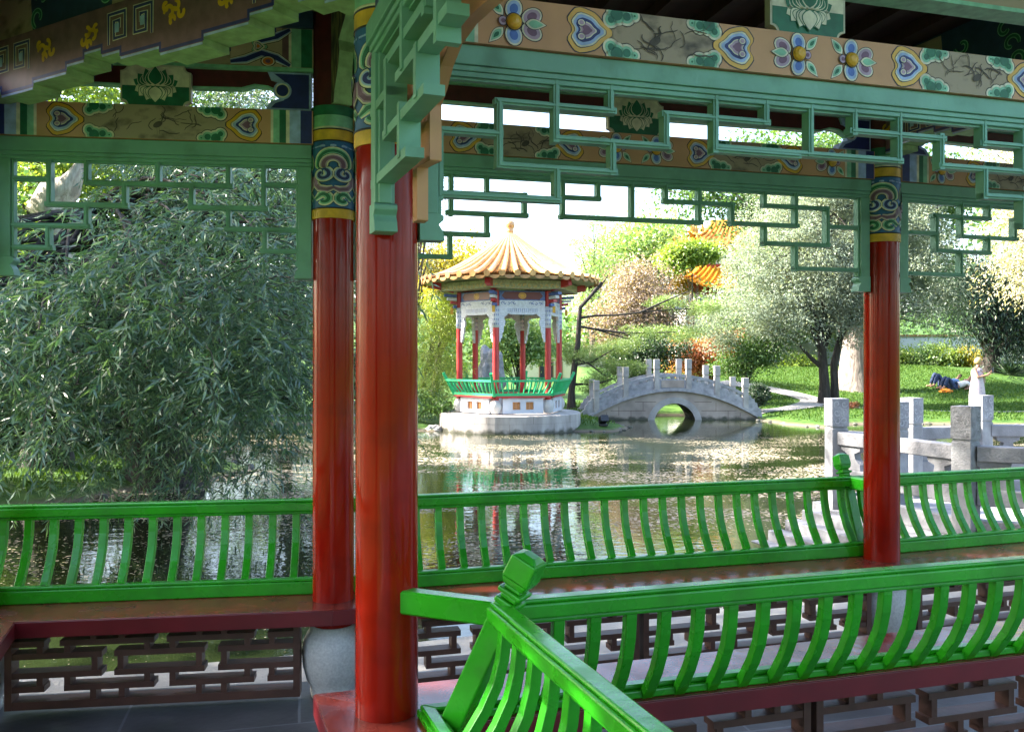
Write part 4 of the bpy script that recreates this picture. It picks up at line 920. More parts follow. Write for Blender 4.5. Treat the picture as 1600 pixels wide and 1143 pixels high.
leafmat('leaf_yellow', (.30, .30, .03), (.52, .42, .05), .5); leafmat('leaf_lime', (.16, .28, .04), (.32, .42, .08), .5)
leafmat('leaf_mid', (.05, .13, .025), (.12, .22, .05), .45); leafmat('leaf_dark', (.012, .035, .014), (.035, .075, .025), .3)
leafmat('leaf_silver', (.19, .26, .20), (.33, .38, .30), .4, .5, .02, .8); leafmat('leaf_pale', (.42, .42, .26), (.62, .56, .42), .45)
leafmat('leaf_light', (.18, .33, .10), (.34, .47, .18), .5); leafmat('leaf_mauve', (.20, .15, .12), (.42, .33, .28), .4)
leafmat('leaf_red', (.20, .05, .03), (.42, .17, .06), .45); leafmat('leaf_bluegreen', (.07, .12, .09), (.17, .23, .18), .3)
leafmat('leaf_pine', (.10, .19, .05), (.26, .36, .10), .4); leafmat('leaf_conifer', (.012, .04, .02), (.04, .085, .035), .3); leafmat('leaf_bamboo', (.20, .34, .05), (.42, .48, .10), .5)
leafmat('leaf_orange', (.5, .22, .04), (.6, .36, .06), .5)
def E(px, py, rx, ry, Y, dep=None):
    c = W(px, py, Y); k = Y/F; return (np.array(c), np.array([rx*k, dep if dep else (rx+ry)/2*k, ry*k]))
def tree(name, label, cat, base, crowns, ncl, nlv, L, Wd, cr, leaf, bark='bark', tr=.12, trunk=None, droop=0.0, flat=.7, group=None, seed=1, limb=.5, spread=1.0, trunk_parts=None):
    r = np.random.default_rng(seed); nlv = int(nlv*1.9); L *= .74; Wd *= .74; bx, by = base; bz = gz(bx, by) - .05
    t = thing(name, (bx, by, bz), label, cat, group)
    vol = np.array([np.prod(e[1]) for e in crowns]); pr = vol/vol.sum(); C_ = []
    for k in range(ncl):
        c, rad = crowns[r.choice(len(crowns), p=pr)]; v = r.normal(size=3); v /= np.linalg.norm(v); C_.append(c + v*rad*(r.uniform(0, 1)**.45))
    C_ = np.array(C_); top = C_[:, 2].max()
    if trunk is None:
        cc = C_.mean(0); n = 7; trunk = [Vector((bx + (cc[0]-bx)*(i/n)**1.3 + r.normal()*.04, by + (cc[1]-by)*(i/n)**1.3, bz + (max(cc[2], bz+.5)-bz)*i/n)) for i in range(n+1)]
    trunk = [Vector(p) for p in trunk]
    if tr > 0:
        mb = MB(); n = len(trunk); mb.tube(trunk, [tr*(1.35 if i == 0 else 1)*(1-.65*i/(n-1)) for i in range(n)], bark, 10, rough=.25, seed=seed)
        nl = int(ncl*limb)
        for k in range(nl):
            c = Vector(C_[k]); j = int(r.integers(max(1, n//3), n)); a = trunk[j]; m1 = a.lerp(c, .5) + Vector((r.normal()*.1, r.normal()*.1, .12*(c-a).length)); r0 = tr*.28*(1-.5*j/n)
            mb.tube([a, a.lerp(m1, .5) + Vector((0, 0, .03)), m1, m1.lerp(c, .6), c], [r0, r0*.8, r0*.55, r0*.35, r0*.15], bark, 5, caps=False)
        mb.build('trunk', t)
    sz = r.uniform(.55, 1.35, ncl)[:, None]; cnt = nlv
    Pn = np.repeat(C_, cnt, 0); s = np.repeat(sz, cnt, 0); off_ = r.normal(size=(ncl*cnt, 3)); off_ *= np.minimum(1, 1.9/np.linalg.norm(off_, axis=1, keepdims=True)); off_ = off_*s*cr*np.array([1, 1, flat]); off_[:, 2] -= droop*np.abs(r.normal(size=ncl*cnt))*cr
    Pn = Pn + off_; D = r.normal(size=(ncl*cnt, 3)) + off_/(cr)*.6*spread; D[:, 2] -= droop*1.4
    leaf_mesh('crown', Pn, D, r.uniform(.7, 1.25, len(Pn))*L, r.uniform(.75, 1.2, len(Pn))*Wd, leaf, t, seed=seed)
    return t
# --- the willow hanging over the pond on the left
wb = W(255, 757, 12.4); wt = thing('willow_tree', (wb.x, wb.y, -.3), 'large dark green willow trailing narrow leaves over the pond', 'tree')
r = np.random.default_rng(11); mb = MB()
tp = [W(262, 768, 12.4), W(258, 730, 12.4), W(252, 690, 12.35), W(235, 640, 12.2), W(215, 580, 12), W(190, 500, 11.6), W(165, 420, 11.4), W(150, 330, 11.2)]
mb.tube(tp, [.56, .50, .44, .38, .33, .27, .2, .12], 'bark_dark', 16, rough=.35, seed=3)
tp2 = [W(70, 765, 12.8), W(75, 700, 12.7), W(85, 630, 12.4), W(110, 560, 11.8), W(150, 470, 11.2), W(200, 380, 10.6)]
mb.tube(tp2, [.42, .34, .28, .22, .15, .08], 'bark_dark', 14, rough=.35, seed=9)
tgt = []
for k in range(150):
    px = r.uniform(-260, 520); hi = 610 if px < 400 else 560; lo = 430 if px < 170 else 330; tgt.append((px, r.uniform(lo, hi), r.uniform(7.0, 11.5)))
for k in range(46): tgt.append((r.uniform(230, 510), r.uniform(215, 340), r.uniform(8.5, 12)))
tgt += [(310, 690, 8.8), (250, 700, 9), (200, 660, 8.2), (150, 690, 8.6), (360, 680, 9), (410, 660, 9), (450, 650, 9.4), (100, 650, 8), (50, 660, 7.8), (300, 640, 8.5), (330, 600, 8), (230, 640, 8.3), (120, 600, 7.8), (20, 600, 7.5), (420, 600, 8.5), (450, 610, 9), (300, 690, 9), (260, 600, 7.6), (350, 640, 8.6), (390, 560, 7.4), (180, 560, 7.2), (60, 520, 7), (330, 690, 9), (470, 540, 7.6), (440, 500, 7.2), (290, 520, 7), (150, 480, 7), (230, 450, 6.8), (380, 470, 7)]
Pl, Dl = [], []
for px, py, Y_ in tgt:
    c = np.array(W(px, py, Y_)); src = tp if r.random() < .65 else tp2; a = np.array(src[int(r.integers(3, len(src)))])
    mid = (a+c)/2 + np.array([r.normal()*.2, r.normal()*.2, .35 + .15*np.linalg.norm(c-a)*.5]); lin = [a*(1-t)**2 + 2*mid*t*(1-t) + c*t*t for t in np.linspace(0, 1, 7)]
    mb.tube(lin, [.05, .042, .034, .026, .018, .012, .007], 'bark_dark', 5, caps=False)
    for q in range(20):
        p = c + r.normal(size=3)*np.array([.34, .34, .28]); az_ = r.uniform(0, 2*math.pi); d = np.array([math.cos(az_)*.8, math.sin(az_)*.8 - .25, r.uniform(-.5, .35)]); ln = r.uniform(.35, .95); st = ln/14; tw = [p.copy()]
        for j in range(14):
            d = d/np.linalg.norm(d); p = p + d*st; d = d + np.array([0, 0, -.075]) + r.normal(size=3)*.05; tw.append(p.copy())
            dn = d/np.linalg.norm(d); sd = np.cross(dn, [0, 0, 1]) + r.normal(size=3)*.5
            for e in (-1, 1):
                if r.random() < .85: Pl.append(p + r.normal(size=3)*.008); Dl.append(dn*1.0 + e*sd*.75 + np.array([0, 0, -.15]))
        if q % 3 == 0: mb.tube(tw[::3], [.005, .004, .003, .002, .001][:len(tw[::3])], 'bark', 3, caps=False)
mb.build('trunk', wt)
leaf_mesh('crown', Pl, Dl, r.uniform(.07, .135, len(Pl)), r.uniform(.012, .021, len(Pl)), 'leaf_willow', wt, seed=5, curl=.03)
# --- dead gnarled trunk
mb = MB(); dt = thing('dead_tree', tuple(W(98, 640, 16)), 'pale gnarled dead trunk with a broken top behind the willow', 'tree')
mb.tube([W(96, 690, 16), W(96, 560, 16), W(97, 460, 16), W(96, 400, 16), W(92, 350, 16), W(78, 325, 15.9), W(88, 305, 15.9), W(110, 290, 15.8), W(120, 270, 15.8), W(128, 252, 15.8)], [.34, .30, .26, .25, .28, .36, .34, .24, .15, .07], 'dead_wood', 14, rough=.5, seed=2); mb.build('trunk', dt)
# --- trees behind on the left
GL = 'leafy trees behind the willow on the left bank'
tree('broadleaf_tree', 'yellow green leafy tree lit from behind at the upper left', 'tree', (-15.5, 25), [E(30, 330, 130, 110, 25), E(120, 260, 110, 70, 25), E(-40, 420, 120, 100, 25), E(60, 440, 110, 60, 25), E(90, 120, 140, 90, 25)], 170, 60, .24, .15, .55, 'leaf_lime', group=GL, seed=21, tr=.3)
tree('broadleaf_tree', 'mid green leafy tree behind the middle of the willow', 'tree', (-12, 28), [E(230, 300, 130, 120, 28), E(300, 420, 120, 110, 28), E(200, 520, 100, 60, 28), E(340, 230, 120, 70, 28), E(250, 130, 160, 90, 28)], 200, 60, .24, .13, .6, 'leaf_mid', group=GL, seed=22, tr=.3)
tree('broadleaf_tree', 'dull green feathery tree behind the second red pillar', 'tree', (-7.2, 27), [E(430, 300, 110, 130, 27), E(520, 400, 100, 120, 27), E(440, 480, 90, 90, 27), E(560, 290, 90, 110, 27), E(400, 150, 130, 90, 27)], 190, 60, .22, .07, .55, 'leaf_bluegreen', group=GL, seed=23, tr=.25, droop=.3)
tree('broadleaf_tree', 'tall dark leafy tree at the far left edge behind the benches', 'tree', (-13, 17), [E(-200, 350, 200, 200, 17), E(-300, 200, 200, 150, 17), E(-60, 560, 120, 60, 17)], 150, 60, .2, .11, .5, 'leaf_mid', group=GL, seed=24, tr=.3)
for k, (px, py, rx, ry, Y_) in enumerate(((40, 640, 110, 60, 15.0), (190, 650, 110, 55, 15.5), (-120, 640, 120, 70, 14), (330, 610, 70, 40, 26), (440, 610, 70, 45, 26.5), (560, 600, 70, 60, 26))):  # near left-bank bushes added to darken the gaps under the willow
    e = E(px, py, rx, ry, Y_); lab = ('dark bush added to fill the shaded bank beneath the dead trunk', 'dark bush added to fill the shade between the two willow trunks', 'dark bush added to fill the shade at the left edge of the bank', 'low dark bush on the far bank seen under the willow', 'dark green bush above the low pale wall under the willow', 'dark green bush on the far bank behind the two red pillars')[k]
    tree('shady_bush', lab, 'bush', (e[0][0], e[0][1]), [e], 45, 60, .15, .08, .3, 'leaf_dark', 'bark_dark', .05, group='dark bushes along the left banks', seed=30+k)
tree('blue_conifer', 'grey green feathery conifer beside the nearest red pillar', 'tree', (-2.9, 23.8), [E(660, 300, 42, 70, 23.5), E(650, 390, 34, 60, 23.5), E(655, 230, 40, 50, 23.5)], 90, 60, .14, .018, .3, 'leaf_bluegreen', tr=.14, droop=.8, seed=41)
tree('yellow_tree', 'bright yellow leafed tree left of the garden pavilion', 'tree', (-3.0, 33), [E(725, 400, 60, 30, 33), E(680, 450, 55, 60, 33), E(740, 430, 50, 45, 33)], 110, 55, .17, .11, .42, 'leaf_yellow', seed=42, tr=.14)
tree('bamboo_clump', 'light yellow green bamboo arching at the left of the garden pavilion', 'bamboo', (-2.75, 23.6), [E(684, 510, 38, 70, 23.3), E(672, 590, 40, 50, 23), E(700, 580, 28, 50, 23.2), E(705, 480, 26, 40, 23.4)], 150, 60, .15, .022, .24, 'leaf_bamboo', tr=.03, droop=.5, seed=43)
tree('waterside_shrub', 'dark green low shrub at the foot of the bamboo by the water', 'shrub', (-2.5, 22.4), [E(668, 632, 30, 22, 22.3), E(690, 640, 16, 14, 22)], 30, 60, .1, .035, .14, 'leaf_mid', tr=.03, seed=44)
tree('small_tree', 'small spreading green tree seen between the pavilion columns', 'tree', (.3, 28.5), [E(800, 520, 48, 36, 28.5), E(835, 540, 34, 30, 28.5), E(770, 555, 26, 26, 28.5)], 90, 60, .16, .09, .34, 'leaf_light', tr=.10, seed=45)
GB = 'garden trees behind the arched bridge'
pt_ = [W(893, 648, 26.9), W(893, 610, 26.9), W(898, 570, 26.9), W(903, 535, 26.9), W(905, 500, 26.9), W(907, 480, 26.9), W(925, 460, 26.9), W(940, 440, 26.9)]
pine = tree('pine_tree', 'leaning pine with long bare boughs reaching over the arched bridge', 'tree', (W(893, 648, 26.9).x, 26.9), [E(1085, 480, 42, 10, 27.2, .7), E(1050, 468, 26, 7, 27.4, .6), E(1030, 470, 20, 8, 27.2, .5), E(965, 540, 42, 12, 27.1, .8), E(1010, 520, 40, 12, 27.1, .7), E(1060, 520, 38, 12, 27.2, .7), E(940, 600, 40, 14, 27.1, .7), E(985, 570, 40, 14, 27.1, .7), E(925, 560, 34, 18, 27.1, .7), E(895, 550, 20, 20, 27.3, .6), E(950, 585, 30, 10, 27.1, .6)], 150, 80, .16, .020, .15, 'leaf_pine', 'bark_dark', .12, trunk=pt_, flat=.45, group=GB, seed=46, limb=.0)
mb = MB()
for l in ([(905, 497), (930, 493), (965, 492), (1000, 488), (1040, 484), (1085, 482)], [(906, 510), (930, 514), (955, 522), (985, 530)], [(900, 560), (920, 568), (950, 590)], [(925, 460), (938, 448), (950, 430)], [(898, 570), (925, 565), (960, 545)], [(1000, 488), (1040, 470), (1075, 455)], [(895, 600), (930, 600), (965, 590)], [(930, 514), (975, 520), (1020, 520), (1060, 518)]):
    mb.tube([W(x, y, 26.9) for x, y in l], list(np.linspace(.042, .015, len(l))), 'bark_dark', 7)
mb.build('bough', pine)
tree('tall_conifer', 'tall pale green conifer right of the pavilion roof', 'tree', (W(925, 560, 46).x, 46), [E(928, 350, 16, 22, 46), E(920, 385, 40, 24, 46), E(930, 430, 42, 26, 46), E(925, 470, 40, 30, 46)], 90, 60, .26, .05, .55, 'leaf_light', tr=.2, flat=.35, group=GB, seed=47)
tree('locust_tree', 'feathery light green tree left of the orange temple roof', 'tree', (W(1010, 560, 52).x, 52), [E(1000, 390, 62, 46, 52), E(960, 425, 44, 30, 52), E(1030, 420, 50, 34, 52), E(1045, 375, 40, 30, 53)], 150, 60, .36, .16, .8, 'leaf_light', tr=.25, group=GB, seed=48)
tree('locust_tree', 'lime green rounded tree between the two orange temple roofs', 'tree', (W(1085, 560, 43.5).x, 43.5), [E(1072, 392, 30, 12, 43.5, 1), E(1105, 396, 26, 7, 43.5, 1), E(1050, 410, 16, 12, 43.5, 1)], 110, 60, .24, .13, .34, 'leaf_lime', tr=.07, limb=.15, group=GB, seed=49)
tree('dark_conifer', 'dark conifer mass at the far right edge behind the pale tree', 'tree', (W(1660, 600, 40).x, 40), [E(1640, 520, 70, 70, 40), E(1600, 440, 60, 60, 40)], 150, 60, .3, .06, .6, 'leaf_conifer', 'bark_dark', .3, droop=.9, seed=97)
tree('smoke_bush', 'large mauve brown smoke bush behind the pine boughs', 'bush', (W(990, 600, 34).x, 34), [E(995, 465, 62, 44, 34), E(960, 510, 50, 40, 34), E(1040, 500, 50, 44, 34), E(1010, 425, 44, 22, 34)], 170, 60, .14, .09, .4, 'leaf_mauve', tr=.14, group=GB, seed=50)
tree('dark_shrub', 'dense dark green shrub behind the middle of the arched bridge', 'shrub', (W(1010, 600, 30).x, 30), [E(1010, 560, 44, 34, 30), E(1040, 540, 36, 30, 30), E(975, 575, 30, 24, 30)], 80, 60, .13, .08, .28, 'leaf_dark', tr=.08, group=GB, seed=51)
tree('japanese_maple', 'red leafed maple behind the right half of the arched bridge', 'tree', (W(1110, 610, 30.5).x, 30.5), [E(1110, 560, 46, 30, 30.5), E(1075, 550, 28, 26, 30.5), E(1130, 535, 34, 22, 30.5)], 90, 60, .12, .06, .26, 'leaf_red', tr=.07, group=GB, seed=52)
tree('maple_shrub', 'orange yellow leafed shrub beside the red maple', 'shrub', (W(1085, 600, 31.5).x, 31.5), [E(1080, 548, 32, 20, 31.5), E(1065, 570, 22, 18, 31.5)], 40, 55, .13, .07, .24, 'leaf_orange', tr=.05, group=GB, seed=53)
tree('multi_stem_shrub', 'green brown shrub on thin stems left of the clipped bush', 'shrub', (W(1165, 612, 28.5).x, 28.5), [E(1165, 560, 42, 26, 28.5), E(1190, 545, 36, 26, 28.5), E(1140, 575, 26, 18, 28.5)], 80, 55, .12, .07, .26, 'leaf_mid', tr=.05, group=GB, seed=54)
tree('clipped_bush', 'round clipped dark green bush at the right end of the arched bridge', 'bush', (W(1184, 632, 26).x, 26), [E(1184, 617, 19, 17, 26)], 120, 60, .05, .035, .07, 'leaf_dark', tr=.03, seed=55)
sx_ = W(1288, 622, 28.5).x
t1_ = [W(1288, 636, 28.5), W(1288, 600, 28.5), W(1285, 560, 28.5), W(1283, 520, 28.5), W(1290, 460, 28.5), W(1293, 400, 28.5), W(1300, 330, 28.5)]
st = tree('silver_tree', 'big silvery willow leafed tree with twin dark trunks on the right lawn', 'tree', (sx_, 28.5), [E(1240, 410, 100, 80, 28.5), E(1180, 470, 80, 60, 28), E(1320, 430, 80, 90, 28.5), E(1138, 495, 36, 42, 28), E(1112, 520, 30, 36, 28), E(1440, 470, 75, 66, 28), E(1260, 320, 90, 60, 29), E(1390, 380, 80, 90, 28.5), E(1235, 500, 70, 36, 28), E(1340, 490, 60, 36, 28), E(1175, 410, 36, 44, 28.5), E(1350, 300, 90, 60, 29)], 480, 175, .14, .042, .34, 'leaf_silver', 'bark_dark', .19, trunk=t1_, droop=.35, seed=56, limb=.12)
mb = MB(); mb.tube([W(1304, 636, 28.6), W(1304, 600, 28.6), W(1303, 570, 28.6), W(1312, 530, 28.6), W(1330, 490, 28.6), W(1350, 440, 28.6)], [.17, .14, .13, .11, .08, .05], 'bark_dark', 10, rough=.25)
mb.tube([W(1286, 575, 28.5), W(1268, 560, 28.5), W(1250, 540, 28.3)], [.09, .07, .04], 'bark_dark', 7); mb.tube([W(1284, 500, 28.5), W(1265, 480, 28.5), W(1230, 465, 28.3)], [.09, .07, .04], 'bark_dark', 7); mb.build('trunk', st)
bt = [W(1336, 625, 33), W(1336, 590, 33), W(1337, 550, 33), W(1340, 500, 33), W(1345, 420, 33), W(1345, 340, 33)]
tree('broadleaf_tree', 'tall green broadleaf tree with a thick pale trunk behind the silver tree', 'tree', (W(1336, 620, 33).x, 33), [E(1140, 315, 90, 36, 33), E(1210, 330, 80, 50, 34), E(1330, 290, 110, 80, 34), E(1440, 300, 100, 70, 34), E(1240, 260, 120, 50, 33), E(1090, 290, 60, 26, 33), E(1390, 400, 90, 60, 34)], 330, 60, .22, .15, .55, 'leaf_mid', 'bark_pale', .75, trunk=bt, seed=57, limb=.2)
tree('dark_conifer', 'dark drooping conifer at the back of the right lawn', 'tree', (W(1548, 600, 38).x, 38), [E(1560, 450, 100, 60, 38), E(1500, 430, 70, 50, 38), E(1580, 515, 70, 44, 38), E(1470, 420, 60, 36, 38), E(1520, 510, 50, 26, 38), E(1640, 470, 80, 90, 38)], 260, 60, .3, .06, .6, 'leaf_conifer', 'bark_dark', .38, trunk=[W(1548, 600, 38), W(1548, 560, 38), W(1547, 520, 38), W(1550, 470, 38), W(1555, 420, 38)], droop=.9, seed=58)
tree('pale_tree', 'pale sunlit tree at the upper right edge over the lawn', 'tree', (W(1720, 640, 25).x, 25), [E(1585, 390, 50, 60, 25), E(1610, 320, 70, 60, 25), E(1660, 420, 70, 70, 25), E(1570, 440, 30, 30, 25), E(1640, 250, 100, 80, 25)], 190, 60, .15, .05, .35, 'leaf_pale', tr=.22, droop=.5, seed=59)
GY = 'sunlit shrubs along the back of the right lawn'
for k, (px, py, rx, ry, lf, lab) in enumerate(((1440, 565, 34, 26, 'leaf_light', 'pale green sunlit shrub nearest the far red pillar'), (1475, 565, 26, 24, 'leaf_lime', 'yellow green sunlit shrub right behind the picnickers'), (1512, 568, 26, 22, 'leaf_yellow', 'yellow sunlit shrub behind the standing woman'), (1395, 568, 30, 22, 'leaf_lime', 'lime green sunlit shrub hidden partly by the far red pillar'), (1245, 572, 30, 16, 'leaf_lime', 'lime green low shrub beyond the lawn left of the twin trunks'))):
    e = E(px, py, rx, ry, 42); tree('sunlit_shrub', lab, 'shrub', (e[0][0], 42), [e], 50, 50, .17, .11, .3, lf, tr=.06, group=GY, seed=70+k)
# spiky yucca, strap leaves
yb = W(1577, 590, 37); yt = thing('spiky_plant', (yb.x, 37, gz(yb.x, 37)), 'dark spiky strap leafed plant in front of the white wall', 'plant'); r = np.random.default_rng(4); n = 130; D = r.normal(size=(n, 3)); D[:, 2] = np.abs(D[:, 2])*.8 + .25
leaf_mesh('foliage', np.tile(np.array([yb.x, 37, gz(yb.x, 37)+.05]), (n, 1)) + r.normal(size=(n, 3))*.05, D, r.uniform(.5, .95, n), .06, 'leaf_dark', yt, seed=3)
e = W(1332, 640, 26.5); tree('red_shrublet', 'tiny red brown shrub on the lawn edge beside the far red pillar', 'shrub', (e.x, 26.5), [E(1332, 634, 9, 7, 26.5)], 14, 30, .07, .03, .06, 'leaf_red', tr=.012, seed=80)
e = E(1580, 603, 50, 6, 35.5, .5); tree('low_hedge', 'low dark green ground hedge at the foot of the dark conifer', 'hedge', (e[0][0], e[0][1]), [e], 70, 50, .12, .07, .16, 'leaf_dark', tr=0, seed=81)
tree('broadleaf_tree', 'green leafy tree between the silver tree and the temple walls', 'tree', (W(1200, 600, 44).x, 44), [E(1170, 490, 80, 50, 44), E(1250, 470, 80, 60, 44), E(1130, 520, 50, 40, 44), E(1320, 500, 60, 50, 44), E(1200, 400, 60, 40, 44)], 200, 55, .28, .18, .6, 'leaf_light', group=GB, seed=91, tr=.2)
# tall trees added outside the picture to block sun from gallery, bridge and left bank
tree('added_shade_tree', 'unseen tall leafy tree added left of the gallery to block sun', 'tree', (-11, 4.5), [(np.array((-9.5, 5.0, 9.0)), np.array((3.2, 4.5, 2.6))), (np.array((-8.0, 2.0, 7.5)), np.array((2.6, 2.6, 2.0))), (np.array((-9.0, 7.5, 13.2)), np.array((4.2, 4.0, 2.6)))], 215, 60, .22, .13, .55, 'leaf_mid', tr=.35, seed=92)
tree('added_shade_tree', 'unseen tall leafy tree added on the left bank beyond the gallery to block sun', 'tree', (-13, 11.5), [(np.array((-11.5, 10.5, 9.0)), np.array((3.6, 4.0, 3.0))), (np.array((-10, 14.5, 9.0)), np.array((3.0, 3.0, 3.0))), (np.array((-10.0, 12.0, 5.2)), np.array((1.8, 3.0, 1.6)))], 250, 60, .22, .13, .55, 'leaf_mid', tr=.35, seed=93)
# far wood that closes the horizon, plus an unseen ring added to cut skylight
r = np.random.default_rng(5); Pf = []
for k in range(640):
    a = r.uniform(-math.pi, math.pi) if k > 260 else r.uniform(-1.25, 1.25); d = r.uniform(58, 85) if abs(a) < 1.25 else r.uniform(24, 40); x, y = d*math.sin(a), d*math.cos(a); h = r.uniform(1, 5) if -.12 < x/y < .3 and abs(a) < 1.25 else r.uniform(2, 13); c = np.array([x, y, h]); Pf.append(c + r.normal(size=(90, 3))*np.array([1.6, 1.6, 1.2]))
Pf = np.concatenate(Pf); tag(leaf_mesh('far_wood', Pf, r.normal(size=(len(Pf), 3)), np.where(Pf[:, 1] > 50, .55, .45), .36, 'leaf_mid', origin=(0, 60, 0), seed=9), 'distant green wood behind the garden, with unseen trees added around the viewer', 'wood', kind='stuff')
# grass blades on the lawns and pebbles along the waterline
r = np.random.default_rng(12); n = 60000; gx_ = np.concatenate([r.uniform(6.5, 20, n), r.uniform(-9, -4.5, 9000), r.uniform(0, 4, 5000)]); gy_ = np.concatenate([r.uniform(22, 42, n), r.uniform(9.5, 16, 9000), r.uniform(21, 30, 5000)]); sd_ = pond_sd(gx_, gy_); k_ = sd_ > .35
for q_ in PATHS: k_ &= np.hypot(gx_-q_[0], gy_-q_[1]) > q_[2]*1.12 + .12
gx_, gy_ = gx_[k_], gy_[k_]
Dg = r.normal(size=(len(gx_), 3))*.45; Dg[:, 2] = 1; leafmat('grass_blade', (.030, .085, .013), (.095, .165, .035), .4, .6, .01, .4)
tag(leaf_mesh('grass', np.stack([gx_, gy_, ground(gx_, gy_)-.01], 1), Dg, r.uniform(.05, .13, len(gx_)), r.uniform(.02, .04, len(gx_)), 'grass_blade', origin=(10, 30, 0)), 'short green grass on the lawns around the pond', 'grass', kind='stuff')
mb = MB(); rr_ = random.Random(3)
for i in range(len(POND)):
    a_, b_ = Vector(POND[i]), Vector(POND[(i+1) % len(POND)])
    if min(a_.y, b_.y) < 9 and not (a_.x < -4 and b_.x < -4 and a_.y > 9): continue
    if a_.x > 2.4 and b_.x < 7 and a_.y > 25: continue
    for k in range(int((b_-a_).length*4)):
        q = a_.lerp(b_, rr_.random()); q = Vector((q.x + rr_.gauss(0, .09), q.y + rr_.gauss(0, .09))); s_ = rr_.uniform(.03, .09); vs = [(q.x + s_*rr_.uniform(.7, 1.3)*math.cos(t), q.y + s_*rr_.uniform(.7, 1.3)*math.sin(t), WZ + rr_.uniform(-.02, .02)) for t in [math.pi*j/3 for j in range(6)]]
        vs += [(q.x + s_*.55*math.cos(t), q.y + s_*.55*math.sin(t), WZ + s_*.65) for t in [math.pi*j/3 for j in range(6)]]
        mb.add(vs, [(j, (j+1) % 6, 6+(j+1) % 6, 6+j) for j in range(6)] + [tuple(range(6, 12))], 'grey_stone', True)
tag(mb.build('pebbles'), 'small grey pebbles along the waterline of the pond', 'pebbles', kind='stuff')
# ================================================================== buildings and walls behind
mat('cream_wall', (.62, .58, .46), .8, var=.06, vscale=2); mat('white_wall', (.66, .66, .64), .8, var=.06, vscale=1.5); mat('tile_orange', (.62, .30, .03), .35, var=.2, vscale=6); mat('temple_red', (.42, .03, .02), .5, var=.1)
mat('wood_frame', (.22, .12, .06), .6); mat('glass_dark', (.03, .04, .05), .08)
hz0 = W(790, 600, 41); house = thing('cream_house', (hz0.x, 41.5, 0), 'cream walled garden house with barred windows behind the pavilion', 'house')
PH = lambda a, d, c: Vector((a, 41+d, c)); xa, xb = W(800, 600, 41).x, W(945, 600, 41).x
mb = MB(); mb.box(PH, xa, xb, 0, 4, -.2, 1.52, 'cream_wall'); mb.build('wall', house)
mb = MB(); mb.box(PH, xa-.1, xb+.1, -.08, 4.1, 1.5202, 1.6, 'cream_wall'); mb.build('coping', house)
for px0, px1 in ((842, 852), (855, 865), (868, 879)):
    a, b_ = W(px0, 580, 41).x, W(px1, 580, 41).x; mb = MB(); mb.box(PH, a, b_, -.03, .0, .45, 1.40, 'wood_frame'); wn = mb.build('window', house); mb = MB(); mb.box(PH, a+.05, b_-.05, -.036, -.0302, .5, 1.35, 'glass_dark'); mb.build('pane', wn)
ww = thing('white_wall', (W(1520, 580, 47).x, 47, .9), 'long white rendered garden wall behind the right lawn', 'wall'); mb = MB(); a, b_ = W(1190, 580, 47).x, W(1800, 580, 47).x; PW = lambda a, d, c: Vector((a, 47+d, c))
mb.box(PW, a, b_, 0, .3, .3, 2.75, 'white_wall'); mb.build('wall_face', ww); mb = MB(); mb.box(PW, a, b_, -.08, .38, 2.7502, 2.85, 'roof_tile_dull'); mb.build('coping', ww)
lw = thing('low_wall', (W(430, 660, 24.4).x, 24.4, WZ), 'low pale stone kerb wall along the far bank under the willow', 'wall'); mb = MB(); a, b_ = W(250, 660, 24.4).x, W(640, 660, 24.4).x; PW = lambda a, d, c: Vector((a, 24.4+d, c)); mb.box(PW, a, b_, 0, .3, -.5, -.10, 'pale_stone'); mb.box(PW, a-.02, b_+.02, -.04, .34, -.0998, -.05, 'pale_stone'); bevel(mb.build('wall_face', lw), .01)
tm_ = thing('temple', (W(1195, 500, 46).x, 49, 0), 'temple with two tiers of orange tiled upturned roofs behind the silver tree', 'temple')
